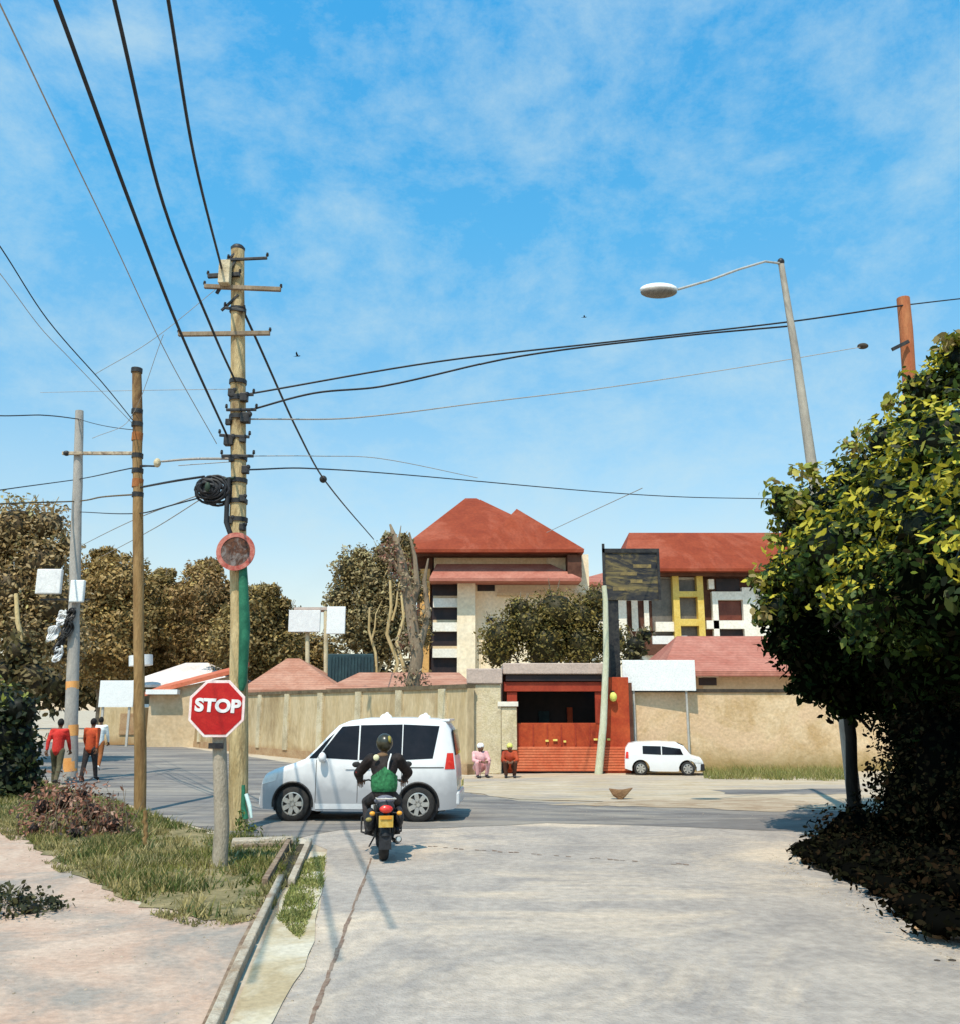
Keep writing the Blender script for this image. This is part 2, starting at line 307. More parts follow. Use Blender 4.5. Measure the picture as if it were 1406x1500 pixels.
# ------------------------------------------------------------------ foliage
def ico_core(c, r, seed):
    bm = bmesh.new(); bmesh.ops.create_icosphere(bm, subdivisions=2, radius=1)
    rn = random.Random(seed); vs = []
    for v in bm.verts:
        k = 1 + rn.uniform(-.16, .12); vs.append((c[0] + v.co.x * r[0] * k, c[1] + v.co.y * r[1] * k, c[2] + v.co.z * r[2] * k))
    fs = [tuple(v.index for v in f.verts) for f in bm.faces]; bm.free(); return vs, fs
def foliage_mesh(name, clumps, per_m3, size, cols, core=.72, corecol=(.012, .014, .006), aspect=.55, flat=.5, hilite=None, shell=.55, cull=None):
    """clumps: (centre, (rx,ry,rz)); leaves are folded diamonds"""
    V = []; Fc = []; C = []; nv = 0
    cs = np.array(cols)
    allv = []; allf4 = []; allc = []
    for i, (c, r) in enumerate(clumps):
        c = np.array(c); r = np.array(r) if hasattr(r, '__len__') else np.array([r] * 3)
        n = int(per_m3 * (r[0] * r[1] * r[2]) ** (2 / 3) * 12)
        d = RNG.normal(size=(n, 3)); d /= np.linalg.norm(d, axis=1)[:, None]
        rad = shell + (1.12 - shell) * RNG.random(n) ** .7
        lump = 1 + .16 * np.sin(d[:, 0] * 7 + i) * np.sin(d[:, 1] * 6 + i * 2) + .12 * np.sin(d[:, 2] * 9 + i)
        p = c + d * r * (rad * lump)[:, None]
        if cull is not None: keep = cull(p); p = p[keep]; d = d[keep]; rad = rad[keep]; n = len(p)
        nrm = d * .7 + RNG.normal(size=(n, 3)) * .6; nrm[:, 2] += flat; nrm /= np.linalg.norm(nrm, axis=1)[:, None]
        t = np.cross(nrm, RNG.normal(size=(n, 3))); t /= np.linalg.norm(t, axis=1)[:, None]
        b = np.cross(nrm, t)
        s = size * RNG.uniform(.55, 1.25, n)[:, None]
        w_ = b * s * aspect * .5; dn = nrm * s
        q = np.stack([p - t * s * .5, p - t * s * .22 + w_ * .8 - dn * .05, p + t * s * .16 + w_ * .85 - dn * .10, p + t * s * .55 - dn * .22, p + t * s * .16 - w_ * .85 - dn * .10, p - t * s * .22 - w_ * .8 - dn * .05], axis=1)
        allv.append(q.reshape(-1, 3))
        clump_tone = RNG.integers(0, len(cs)); idx = np.where(RNG.random(n) < .35, clump_tone, RNG.integers(0, len(cs), n))
        col = cs[idx] * RNG.uniform(.7, 1.3, n)[:, None]
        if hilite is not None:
            h = (d[:, 2] * .6 - d[:, 0] * .45 > .25) & (rad > .8) & (RNG.random(n) < hilite[1]); col[h] = np.array(hilite[0]) * RNG.uniform(.75, 1.25, h.sum())[:, None]  # up-left sunlight painted into the colour of outer leaves
        allc.append(np.repeat(col, 6, axis=0))
    v = np.concatenate(allv) if allv else np.zeros((0, 3)); c = np.concatenate(allc)
    nq = len(v) // 6
    faces_idx = list(np.arange(nq * 6)); sizes = [6] * nq
    cv = [];
    if core > 0:  # added inner cores, coloured dark to stand for shade inside the crown
        for i, (cc, r) in enumerate(clumps):
            r = r if hasattr(r, '__len__') else (r, r, r)
            vs, fs = ico_core(cc, [x * core for x in r], i); o = len(v) + len(cv)
            cv += vs
            for f in fs: faces_idx += [k + o for k in f]; sizes.append(3)
        v = np.concatenate([v, np.array(cv)]); c = np.concatenate([c, np.tile(np.array(corecol), (len(cv), 1))])
    me = bpy.data.meshes.new(name); me.vertices.add(len(v)); me.vertices.foreach_set('co', v.astype(np.float32).ravel())
    me.loops.add(len(faces_idx)); me.loops.foreach_set('vertex_index', np.array(faces_idx, dtype=np.int32))
    me.polygons.add(len(sizes)); st = np.concatenate([[0], np.cumsum(sizes)[:-1]]).astype(np.int32)
    me.polygons.foreach_set('loop_start', st); me.polygons.foreach_set('loop_total', np.array(sizes, dtype=np.int32))
    me.update(calc_edges=True)
    a = me.color_attributes.new('leafcol', 'FLOAT_COLOR', 'POINT')
    cc = np.ones((len(v), 4), dtype=np.float32); cc[:, :3] = np.clip(c, 0, 1); a.data.foreach_set('color', cc.ravel())
    return me
def limb_path(a, b, wob=.15, n=5, seed=0):
    rn = random.Random(seed); a = Vector(a); b = Vector(b); L = (b - a).length; out = []
    for i in range(n + 1):
        t = i / n; k = math.sin(t * PI) * wob * L * .3
        out.append(a.lerp(b, t) + Vector((rn.uniform(-k, k), rn.uniform(-k, k), 0)))
    return out
def tree(name, base, clumps, label, cat, group=None, trunk_r=.2, bark=None, fol={}, limbs=True, trunk_top=None, seed=1):
    t = thing(name, base, label, cat, group); rn = random.Random(seed)
    cen = Vector((0, 0, 0))
    for c, r in clumps: cen += Vector(c)
    cen /= len(clumps); low = min(c[2] for c, r in clumps)
    top = Vector(trunk_top) if trunk_top else Vector((base[0] + (cen.x - base[0]) * .3, base[1] + (cen.y - base[1]) * .3, base[2] + (cen.z - base[2]) * .75))
    mb = MB(); pts = limb_path(base, top, .25, 6, seed); n = len(pts)
    mb.tube(pts, [trunk_r * (1.25 if i == 0 else 1) * (1 - .5 * i / (n - 1)) for i in range(n)], 10)
    if limbs:
        for i, (c, r) in enumerate(clumps[:14]):
            k = rn.randint(2, n - 2); rr = trunk_r * .45
            q = limb_path(pts[k], Vector(c), .5, 4, seed + i)
            mb.tube(q, [rr, rr * .8, rr * .6, rr * .4, rr * .2], 6)
    if base[1] > 30:
        for c, r in clumps:
            c = Vector(c); rr = r[2] if hasattr(r, '__len__') else r
            for k in range(4):
                e_ = c + Vector((rn.uniform(-.7, .7), rn.uniform(-.5, .3), rn.uniform(.75, 1.35))) * rr; mb.tube([c, c.lerp(e_, .6) + Vector((rn.uniform(-.1, .1), 0, 0)) * rr, e_], [.05, .035, .012], 4)
    obj('trunk', mb, bark or BARK, t, True)
    me = foliage_mesh('crown', clumps, **fol)
    obj('crown', me, LEAF, t)
    return t
# ------------------------------------------------------------------ the setting
def sheet(name, pts, z, m, kind='structure'):
    pts = [(p[0], p[1]) for p in pts]
    mb = MB().add([(x, y, z) for x, y in pts], [tuple(range(len(pts)))])
    me = bpy.data.meshes.new(name); me.from_pydata([tuple(v) for v in mb.v], [], mb.f)
    bm = bmesh.new(); bm.from_mesh(me); bmesh.ops.triangulate(bm, faces=bm.faces)
    bmesh.ops.recalc_face_normals(bm, faces=bm.faces)
    if sum(f.normal.z for f in bm.faces) < 0: bmesh.ops.reverse_faces(bm, faces=bm.faces)
    bm.to_mesh(me); bm.free(); me.materials.append(m)
    o = bpy.data.objects.new(name, me); COL.objects.link(o); o['kind'] = kind; return o
def wobble(pts, amp=.08, step=.35, seed=3, closed=True):
    rn = random.Random(seed); out = []; n = len(pts)
    for i in range(n if closed else n - 1):
        a = Vector(pts[i][:2]); b = Vector(pts[(i + 1) % n][:2]); L = (b - a).length; k = max(1, min(60, int(L / step)))
        nr = Vector((-(b - a).y, (b - a).x)).normalized() if L > 0 else Vector((0, 0))
        for j in range(k):
            out.append(a.lerp(b, j / k) + nr * (rn.uniform(-amp, amp) if j else 0))
    return out
sheet('ground', [(-2500, -600), (2500, -600), (2500, 3500), (-2500, 3500)], 0, DIRT)
# approach road, running away from the camera
road = [(-1.35, -14), (-1.40, 0), G(455, 1400), G(474, 1300), G(480, 1245), G(440, 1225), (-3.2, 18.5), (9, 18.5), (9.5, -14)]
sheet('road', wobble(road, .03, .5), .004, CONC)
cross = [G(330, 1222), G(250, 1200), G(170, 1172), G(60, 1140), (-40, 35), (-75, 52), (-80, 75), (-45, 62), G(150, 1088), G(250, 1092), G(390, 1112), G(560, 1140), G(760, 1174),
         G(1000, 1178), G(1260, 1190), (16, 16.6), (60, 16), (60, 10), (20, 12), G(1240, 1222), G(1000, 1212), G(800, 1206), G(640, 1214), G(500, 1216), G(420, 1232)]
sheet('cross_street', wobble(cross, .06, .6, 5), .008, ASPH)
verge = [G(690, 1138), G(735, 1134), G(930, 1132), G(1250, 1130), (40, 28.5), (40, 17.5), (16, 16.9), G(1260, 1188), G(1000, 1176), G(760, 1172), G(620, 1152)]
sheet('verge', wobble(verge, .1, .5, 9), .012, VERGE)
sheet('verge_edge', wobble([G(800, 1180), G(960, 1172), G(1120, 1168), G(1200, 1178), G(1150, 1190), G(1000, 1184)], .14, .25, 19), .0145, mat('scuffed_earth', (.27, .18, .11), (.48, .39, .29), 3, .95, .5, stretch=(.5, 2, 1)))
sheet('wheel_track', wobble([G(1040, 1158), G(1240, 1156), G(1250, 1164), G(1060, 1164)], .15, .3, 12), .016, ASPH)
sheet('path', wobble([(-30, -10), (-1.55, -10), (-1.6, 3), G(300, 1500), G(385, 1345), G(300, 1350), G(180, 1318), G(90, 1265), G(0, 1205), (-12, 14.5), (-40, 14)], .06, .5, 6), .004, PATH)
vergepoly = [G(440, 1232), G(425, 1262), G(392, 1335), G(300, 1350), G(180, 1318), G(90, 1265), G(0, 1205), (-12, 14.5), (-16, 20), G(60, 1145), G(170, 1176), G(250, 1204), G(330, 1226)]
sheet('grass_verge', wobble(vergepoly, .11, .22, 8), .011, SOIL)
sheet('sandy_strip', wobble([G(424, 1300), G(452, 1248), G(478, 1250), G(472, 1310), G(452, 1400), G(400, 1500), (-1.35, 2), (-1.6, 2), G(340, 1500), G(385, 1390)], .03, .4, 2), .013, SAND)
def strip_along(name, pts, w, z0, z1, m, seed=1, seg=None):
    mb = MB()
    for a, b in zip(pts[:-1], pts[1:]):
        a = Vector((a[0], a[1], (z0 + z1) / 2)); b = Vector((b[0], b[1], (z0 + z1) / 2)); mb.obox(a, b, w, z1 - z0)
    return mb
# joint line in the concrete
rn = random.Random(4)
jp = [G(545, 1258), G(530, 1300), G(512, 1345), G(497, 1390), G(480, 1435), G(462, 1480), G(450, 1520)]
mbj = MB()
for i in range(len(jp) - 1):
    for k in range(4):
        a = jp[i].lerp(jp[i + 1], k / 4); b = jp[i].lerp(jp[i + 1], (k + 1) / 4); w = rn.uniform(.007, .02); ox = rn.uniform(-.012, .012)
        mbj.add([(a.x - w + ox, a.y, .0085), (a.x + w + ox, a.y, .0085), (b.x + w, b.y, .0085), (b.x - w, b.y, .0085)], [(0, 1, 2, 3)])
xa, xb = G(620, 1240), G(1010, 1268)
for k in range(46):
    if rn.random() < .3: continue
    a = xa.lerp(xb, k / 46); b = xa.lerp(xb, (k + .85) / 46); w = rn.uniform(.012, .05); o_ = rn.uniform(-.04, .04)
    mbj.add([(a.x, a.y - w + o_, .0085), (b.x, b.y - w * .6 + o_, .0085), (b.x, b.y + w * .7 + o_, .0085), (a.x, a.y + w + o_, .0085)], [(0, 1, 2, 3)])
tag(obj('road_joint', mbj, CRACK), kind='structure')
# kerb
kl = [G(300, 1540), G(318, 1500), G(343, 1440), G(368, 1385), G(392, 1335), G(412, 1292)]
kmb = MB()
for a, b in zip(kl[:-1], kl[1:]):
    n = max(1, int((b - a).length / .6))
    for k in range(n):
        p = a.lerp(b, k / n); q = a.lerp(b, (k + .97) / n); kmb.obox((p.x, p.y, .035), (q.x, q.y, .035), .075, .11)
tag(obj('kerb', kmb, KERB, bevel=.012), kind='structure')
sheet('gutter_edge', [G(280, 1540), G(298, 1500), G(350, 1385), G(377, 1335), G(404, 1288), G(414, 1288), G(392, 1335), G(368, 1385), G(322, 1500), G(308, 1540)], .014, KERBD)
# drain beside the kerb
d = thing('storm_drain', G(420, 1290), 'short open concrete drain with dark muddy bottom beside the grassy verge near the kerb end', 'drain')
a0, a1 = G(405, 1300), G(440, 1238)
mb = MB().obox((a0.x - .13, a0.y, .05), (a1.x - .16, a1.y, .05), .07, .10); obj('edge_block', mb, KERBD, d, bevel=.01)
mb = MB().obox((a0.x + .17, a0.y, .05), (a1.x + .14, a1.y, .05), .08, .10); obj('edge_block', mb, KERB, d, bevel=.01)
mb = MB().add([(a0.x - .1, a0.y, .018), (a0.x + .14, a0.y, .018), (a1.x + .1, a1.y, .018), (a1.x - .13, a1.y, .018)], [(0, 1, 2, 3)]); obj('drain_bed', mb, MUD, d)
s0, s1 = G(340, 1240), G(434, 1237)
t = thing('concrete_slab', s0, 'low pale concrete slab edge lying beside the foot of the tall utility pole', 'slab')
obj('slab', MB().obox((s0.x, s0.y, .05), (s1.x, s1.y, .05), .34, .10), KERB, t, bevel=.015)
obj('lip', MB().obox((s0.x + .1, s0.y - .2, .03), (s1.x, s1.y - .2, .03), .06, .06), KERBD, t, bevel=.01)
# ------------------------------------------------------------------ grass
def inpoly(x, y, poly):
    n = len(poly); r = np.zeros(len(x), bool); j = n - 1
    for i in range(n):
        xi, yi = poly[i][0], poly[i][1]; xj, yj = poly[j][0], poly[j][1]
        cnd = ((yi > y) != (yj > y)) & (x < (xj - xi) * (y - yi) / (yj - yi + 1e-12) + xi); r ^= cnd; j = i
    return r
def blades(name, poly, n, hmin, hmax, cols, tufts=200, label=None, spread=.13):
    xs = [p[0] for p in poly]; ys = [p[1] for p in poly]
    tx = RNG.uniform(min(xs), max(xs), tufts); ty = RNG.uniform(min(ys), max(ys), tufts)
    k = RNG.integers(0, tufts, n * 3); x = tx[k] + RNG.normal(size=n * 3) * spread; y = ty[k] + RNG.normal(size=n * 3) * spread
    ok = inpoly(x, y, poly); x = x[ok][:n]; y = y[ok][:n]; k = k[ok][:n]; n = len(x)
    h = RNG.uniform(hmin, hmax, n) * (0.5 + (k % 7) / 7.0); a = RNG.uniform(0, 2 * PI, n); w = RNG.uniform(.006, .014, n)
    lx = RNG.normal(size=n) * .45 * h; ly = RNG.normal(size=n) * .45 * h
    z = np.full(n, .01)
    v = np.stack([np.stack([x - np.cos(a) * w, y - np.sin(a) * w, z], 1), np.stack([x + np.cos(a) * w, y + np.sin(a) * w, z], 1), np.stack([x + lx, y + ly, h], 1)], 1).reshape(-1, 3)
    me = bpy.data.meshes.new(name); me.vertices.add(len(v)); me.vertices.foreach_set('co', v.astype(np.float32).ravel())
    me.loops.add(n * 3); me.loops.foreach_set('vertex_index', np.arange(n * 3, dtype=np.int32)); me.polygons.add(n)
    me.polygons.foreach_set('loop_start', (np.arange(n) * 3).astype(np.int32)); me.polygons.foreach_set('loop_total', np.full(n, 3, dtype=np.int32)); me.update(calc_edges=True)
    cs = np.array(cols); c = cs[(k + RNG.integers(0, 2, n)) % len(cs)] * RNG.uniform(.7, 1.3, n)[:, None]
    at = me.color_attributes.new('leafcol', 'FLOAT_COLOR', 'POINT'); cc = np.ones((n * 3, 4), np.float32); cc[:, :3] = np.repeat(c, 3, 0); at.data.foreach_set('color', cc.ravel())
    o = obj(name, me, LEAF); tag(o, label, 'grass', kind='stuff'); return o
GR = [(.16, .16, .035), (.10, .13, .03), (.30, .24, .09), (.07, .10, .025), (.38, .31, .15), (.22, .20, .05)]
blades('grass', vergepoly, 70000, .03, .13, GR, 1100, 'patchy green and straw coloured grass around the sign post', .16)
blades('dry_grass', [G(0, 1205), G(90, 1262), G(180, 1314), G(300, 1345), G(300, 1250), G(210, 1200), G(60, 1150)], 22000, .03, .12, [(.40, .32, .14), (.32, .26, .10), (.2, .17, .06)], 520, 'dry yellow grass sloping towards the pinkish path')
blades('strip_grass', [G(408, 1350), G(440, 1262), G(476, 1255), G(474, 1300), G(440, 1380)], 9000, .015, .06, [(.36, .33, .12), (.25, .26, .07), (.16, .18, .05)], 90, 'short yellow grass strip between the kerb and the concrete road', .1)
blades('wall_grass', [G(1030, 1132), G(1240, 1128), G(1240, 1145), G(1030, 1142)], 7000, .06, .28, [(.25, .24, .07), (.35, .30, .12), (.17, .19, .05)], 160, 'thin grass along the foot of the cream wall', .2)
edge = [G(448, 1236), G(432, 1270), G(396, 1345), G(300, 1364), G(175, 1330), G(80, 1275), G(-10, 1215), G(0, 1190), G(90, 1245), G(180, 1300), G(300, 1330), G(380, 1320), G(420, 1240)]
blades('edge_weeds', edge, 16000, .015, .09, [(.36, .30, .13), (.24, .21, .08), (.14, .13, .05)], 160, 'sparse dry weeds creeping over the edge of the pinkish path', .11)
gpos = []
for poly, n in ((edge, 420), ([G(424, 1300), G(480, 1245), G(470, 1400), G(420, 1500), G(350, 1500)], 260), ([G(690, 1180), G(1260, 1192), G(1250, 1205), G(690, 1196)], 500), ([G(1130, 1250), G(1190, 1290), G(1300, 1340), G(1406, 1390), G(1406, 1420), G(1280, 1350), G(1120, 1270)], 260), ([G(0, 1500), G(290, 1500), G(380, 1340), G(100, 1290), G(0, 1230)], 160)):
    xs = [p.x for p in poly]; ys = [p.y for p in poly]; k = 0
    x = RNG.uniform(min(xs), max(xs), n * 8); y = RNG.uniform(min(ys), max(ys), n * 8); ok = inpoly(x, y, poly); gpos += list(zip(x[ok][:n], y[ok][:n]))
mbg = MB(); rn = random.Random(5)
for x, y in gpos:
    r = rn.choice((.005, .007, .009, .012, .017)); a = rn.uniform(0, 3); vs = [(x + r * math.cos(a + k * 2.09) * rn.uniform(.7, 1.3), y + r * math.sin(a + k * 2.09) * rn.uniform(.7, 1.3), .004) for k in range(3)] + [(x, y, .006 + r * .5)]
    mbg.add(vs, [(0, 1, 3), (1, 2, 3), (2, 0, 3)])
tag(obj('gravel', mbg, mat('loose_gravel', (.20, .15, .11), (.50, .42, .33), 30, .95)), 'loose gravel and grit along the road edges', 'gravel', kind='stuff')
# ------------------------------------------------------------------ boundary walls
lw = [G(150, 1077), G(222, 1087), G(400, 1107), G(560, 1122), G(690, 1135)]
wh = 2.62
w = thing('boundary_wall', (lw[1].x, lw[1].y, 0), 'long stained tan boundary wall with dark coping running behind the van and the stop sign', 'wall')
mb = MB(); mc = MB(); mbs = MB()
for a, b in zip(lw[:-1], lw[1:]):
    mb.obox((a.x, a.y, wh / 2), (b.x, b.y, wh / 2), .25, wh); mc.obox((a.x, a.y, wh + .06), (b.x, b.y, wh + .06), .36, .13); mbs.obox((a.x, a.y, .16), (b.x, b.y, .16), .31, .32)
obj('wall_panel', mb, WALLL, w); obj('coping', mc, COPEB, w); obj('plinth', mbs, BASEW, w)
for a, b in zip(lw[:-1], lw[1:]):
    L = (b - a).length; n = int(L / 2.6); d = (b - a).normalized(); nr = Vector((d.y, -d.x, 0))
    if nr.y > 0: nr = -nr
    for k in range(n):
        p = a + d * (k + .5) * L / n + nr * .14
        obj('pier', MB().obox((p.x, p.y, .3), (p.x, p.y, wh), .42, .12, up=tuple(nr)), PILLAR, w)
# whitewashed section with sign board
pa = G(207, 1083)
w2 = thing('boundary_wall', (12.5, 27.5, 0), 'sunlit cream plastered boundary wall with black coping right of the red gate', 'wall')
ra = G(922, 1131); rb = Vector((24, ra.y + 1.5, 0))
wh2 = 2.52
obj('wall_panel', MB().obox((ra.x, ra.y, wh2 / 2), (rb.x, rb.y, wh2 / 2), .25, wh2), WALLR, w2)
obj('coping', MB().obox((ra.x, ra.y, wh2 + .05), (rb.x, rb.y, wh2 + .05), .34, .11), COPE, w2)
# ------------------------------------------------------------------ gate
gy = G(800, 1133).y
def X(u, Y, v=1080): return P(u, v, Y).x
def Z(v, Y, u=703): return P(u, v, Y).z
g = thing('entrance_gate', (X(825, gy), gy, 0), 'orange red entrance gate with dark open upper bay under a mauve lintel between two posts', 'gate')
def gb(name, u0, u1, v0, v1, y0, y1, m, bev=.01, par=None):
    return obj(name, MB().box(X(u0, gy), X(u1, gy), gy + y0, gy + y1, max(0, Z(v1, gy)), Z(v0, gy)), m, par or g, bevel=bev)
gb('lintel', 736, 886, 972, 988, -.30, 2.6, MAUVE, .03)
gb('fascia', 740, 884, 989, 998, -.2, 2.4, DARKO)
gb('header_beam', 737, 884, 999, 1013, -.12, .05, GATED)
gb('side_panel', 884, 922, 992, 1133, -.06, .12, GATEO)
gb('side_panel', 738, 757, 1040, 1100, -.06, .06, GATEO)
gb('gate_post', 742, 757, 1014, 1060, -.06, .06, GATED); gb('gate_post', 872, 884, 1014, 1060, -.06, .06, GATED)
obj('interior_pipe', MB().box(X(795, gy), X(812, gy), gy + 2.2, gy + 2.4, 0, Z(1042, gy)), TEAL, g); obj('interior_panel', MB().box(X(838, gy), X(846, gy), gy + 1.6, gy + 1.8, 0, Z(1036, gy)), GATEO, g)
lf = obj('gate_leaf', MB().box(X(738, gy), X(884, gy), gy - .04, gy + .04, 0.06, Z(1059, gy)), GATEO, g, bevel=.01)
mb = MB()
for k in range(9):
    z0 = .08 + k * .083; mb.box(X(738, gy), X(920, gy), gy - .10, gy - .065, z0, z0 + .07)
obj('lower_boards', mb, GATEC, g, bevel=.008)
for k in range(8):
    u = 739 + k * 20.6; obj('stile', MB().box(X(u, gy) - .02, X(u, gy) + .02, gy - .065, gy - .042, .85, Z(1060, gy) - .02), GATED, g)
for (u, v, wd) in ((800, 1085, .10), (812, 1084, .14), (826, 1086, .08), (871, 1083, .12), (890, 1083, .1)):
    obj('yellow_mark', MB().box(X(u, gy) - wd / 2, X(u, gy) + wd / 2, gy - .095, gy - .072, Z(v, gy) - .03, Z(v, gy) + .03), YEL, g)
obj('shade_backing', MB().box(X(738, gy), X(922, gy), gy + 2.5, gy + 2.62, 0, Z(992, gy)), DARKO, g)  # added dark walls behind the bay, giving it interior shade
obj('shade_side', MB().box(X(736, gy), X(742, gy), gy + .2, gy + 2.5, 0, Z(989, gy)), DKBR, g)
obj('shade_side', MB().box(X(914, gy), X(920, gy), gy + .2, gy + 2.5, 0, Z(992, gy)), DKBR, g)
obj('reveal', MB().box(X(922, gy), X(927, gy), gy - .05, gy + .2, 0, Z(1000, gy)), DKBR, g)
# pillar left
pt = thing('gate_pillar', (X(712, gy), gy, 0), 'rough cream plastered gate pillar with mauve cap left of the red gate', 'pillar')
obj('shaft', MB().box(X(690, gy), X(733, gy), gy - .3, gy + .4, 0, Z(1003, gy)), PILLAR, pt, bevel=.03)
obj('cap', MB().box(X(684, gy), X(735, gy), gy - .38, gy + .46, Z(1002, gy), Z(980, gy)), MAUVE, pt, bevel=.03)
st = thing('low_wall', (X(748, gy), gy - .3, 0), 'short plastered stub wall with white ledge joining the pillar to the gate', 'wall')
obj('stub', MB().box(X(733.5, gy), X(756, gy), gy - .28, gy - .12, Z(1098, gy), Z(1036, gy)), PILLAR, st, bevel=.02)
obj('ledge', MB().box(X(728, gy), X(758, gy), gy - .34, gy - .08, Z(1035, gy), Z(1028, gy)), WHITEW, st, bevel=.01)
# yellow flower on the gate post, a rounded blob on a bracket
lp = thing('yellow_flower', (X(898, gy), gy - .1, 2.4), 'small yellow flower high on the red post at the gate', 'lamp')  # a flower, though filed under lamp
obj('bloom', MB().ell((X(898, gy), gy - .2, Z(1021, gy)), (.12, .1, .15)), LIME, lp, True)
obj('bracket', MB().box(X(896, gy), X(900, gy), gy - .2, gy - .06, Z(1014, gy), Z(1012, gy)), DKMET, lp)
# slim pole by gate
sy = gy - .45
sp = thing('slim_pole', (X(884, sy), sy, 0), 'thin pale green weathered pole standing right in front of the red gate', 'pole')
b0 = G(882, 1138); pts = [Vector((b0.x, sy, -.05)), P(883, 1060, sy), P(887, 960, sy), P(886, 880, sy), P(884, 858, sy)]
obj('shaft', MB().tube(pts, [.13, .115, .095, .085, .08], 10), SLIMP, sp, True)
# black billboard on post
by = gy + .7
bb = thing('billboard', (X(905, by), by, 0), 'tall blackened roadside board on a dark post rising behind the gate', 'billboard')
obj('post', MB().box(X(893, by), X(911, by), by - .1, by + .12, 0, Z(870, by)), DKMET, bb, bevel=.02)
obj('board', MB().box(X(891, by), X(972, by), by - .16, by - .1, Z(880, by), Z(810, by)), BILLB, bb, bevel=.01)
obj('frame', MB().box(X(888, by), X(975, by), by - .2, by - .165, Z(811, by), Z(805, by)).box(X(888, by), X(892, by), by - .2, by - .165, Z(880, by), Z(798, by)).box(X(971, by), X(975, by), by - .2, by - .165, Z(880, by), Z(811, by)), DKMET, bb)
mb = MB()
for k, (u0, u1) in enumerate(((903, 925), (930, 948), (915, 940), (935, 962))):
    mb.box(X(u0, by), X(u1, by), by - .17, by - .161, Z(866 - k * 11, by), Z(861 - k * 11, by))
obj('faded_lettering', mb, mat('faded_gold', (.28, .2, .07), (.12, .09, .05), 6, .7), bb)
# white board on wall
ny = ra.y - .3
nb = thing('name_board', (X(970, ny), ny, 0), 'blank white rectangular board standing along the top of the cream wall', 'sign')
obj('panel', MB().box(X(914, ny), X(1022, ny), ny - .05, ny, Z(1012, ny), Z(967, ny)), WHITE, nb, bevel=.01)
for u in (930, 1008):
    obj('strut', MB().box(X(u, ny) - .03, X(u, ny) + .03, ny + .005, ny + .06, 0, Z(970, ny)), GALV, nb)
# left white board
ly = 50
lb = thing('notice_board', (X(166, ly), ly, 0), 'white square notice board above the far left end of the tan wall', 'sign')
obj('panel', MB().box(X(141, ly), X(192, ly), ly - .08, ly, Z(1036, ly), Z(997, ly)), WHITE, lb, bevel=.02)
for u in (147, 186): obj('strut', MB().box(X(u, ly) - .06, X(u, ly) + .06, ly + .005, ly + .1, 0, Z(1000, ly)), GALV, lb)
# kiosk wall under it
kb = thing('kiosk', (X(168, 52), 52, 0), 'small tan kiosk with brown shutter below the white notice board', 'kiosk')
obj('wall', MB().box(X(143, 52), X(200, 52), 52, 55, 0, Z(1036, 52)), WALLL, kb, bevel=.03)
obj('shutter', MB().box(X(175, 52), X(197, 52), 51.93, 51.99, Z(1076, 52), Z(1045, 52)), BASEW, kb)
wd = thing('painted_door', (lw[1].x, lw[1].y, 0), 'tall white panel on the tan wall right of the brown timber pole', 'door')
wd_p = G(219, 1087)
obj('leaf', MB().box(wd_p.x - .25, wd_p.x + .35, wd_p.y - .75, wd_p.y - .67, .2, 2.3), WHITE, wd)
# ------------------------------------------------------------------ buildings
def hip(mb, x0, x1, y0, y1, z0, z1, rx0, rx1, ry=None, th=.25):
    ry = (y0 + y1) / 2 if ry is None else ry
    mb.add([(x0, y0, z0), (x1, y0, z0), (x1, y1, z0), (x0, y1, z0), (rx0, ry, z1), (rx1, ry, z1)], [(0, 1, 5, 4), (1, 2, 5), (2, 3, 4, 5), (3, 0, 4)])
    mb.add([(x0, y0, z0), (x1, y0, z0), (x1, y1, z0), (x0, y1, z0), (x0, y0, z0 - th), (x1, y0, z0 - th), (x1, y1, z0 - th), (x0, y1, z0 - th)],
           [(0, 4, 5, 1), (1, 5, 6, 2), (2, 6, 7, 3), (3, 7, 4, 0), (4, 7, 6, 5)]); return mb
# tower block
ty = 72.0
def TX(u): return X(u, ty, 850)
def TZ(v): return Z(v, ty)
tb = thing('apartment_tower', (TX(730), ty, 0), 'cream apartment tower with brick red hipped roof above a pink skirt roof', 'building')
dep = 14
obj('wall', MB().box(TX(636), TX(862), ty, ty + dep, 0, TZ(812)), CREAM, tb)
rf = obj('roof', hip(MB(), TX(588), TX(851), ty - 2.2, ty + dep + 3, TZ(806) - .3, TZ(727) + 1.15, TX(680), TX(698), ty + 5.5), ROOF, tb)
mb = MB(); e0 = TZ(806) - .3
mb.add([(TX(700), ty - 2.1, e0 + .02), (TX(852), ty - 2.1, e0 + .02), (TX(758), ty + 1.5, TZ(748) + .5), (TX(852), ty + 8, e0 + .02), (TX(700), ty + 8, e0 + .02)], [(0, 1, 2), (1, 3, 2), (3, 4, 2), (4, 0, 2)])
obj('roof_gable', mb, ROOF, tb)
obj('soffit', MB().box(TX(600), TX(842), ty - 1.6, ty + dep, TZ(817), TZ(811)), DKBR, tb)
obj('upper_band', MB().box(TX(640), TX(800), ty - .25, ty - .02, TZ(828), TZ(818)), TANW, tb)
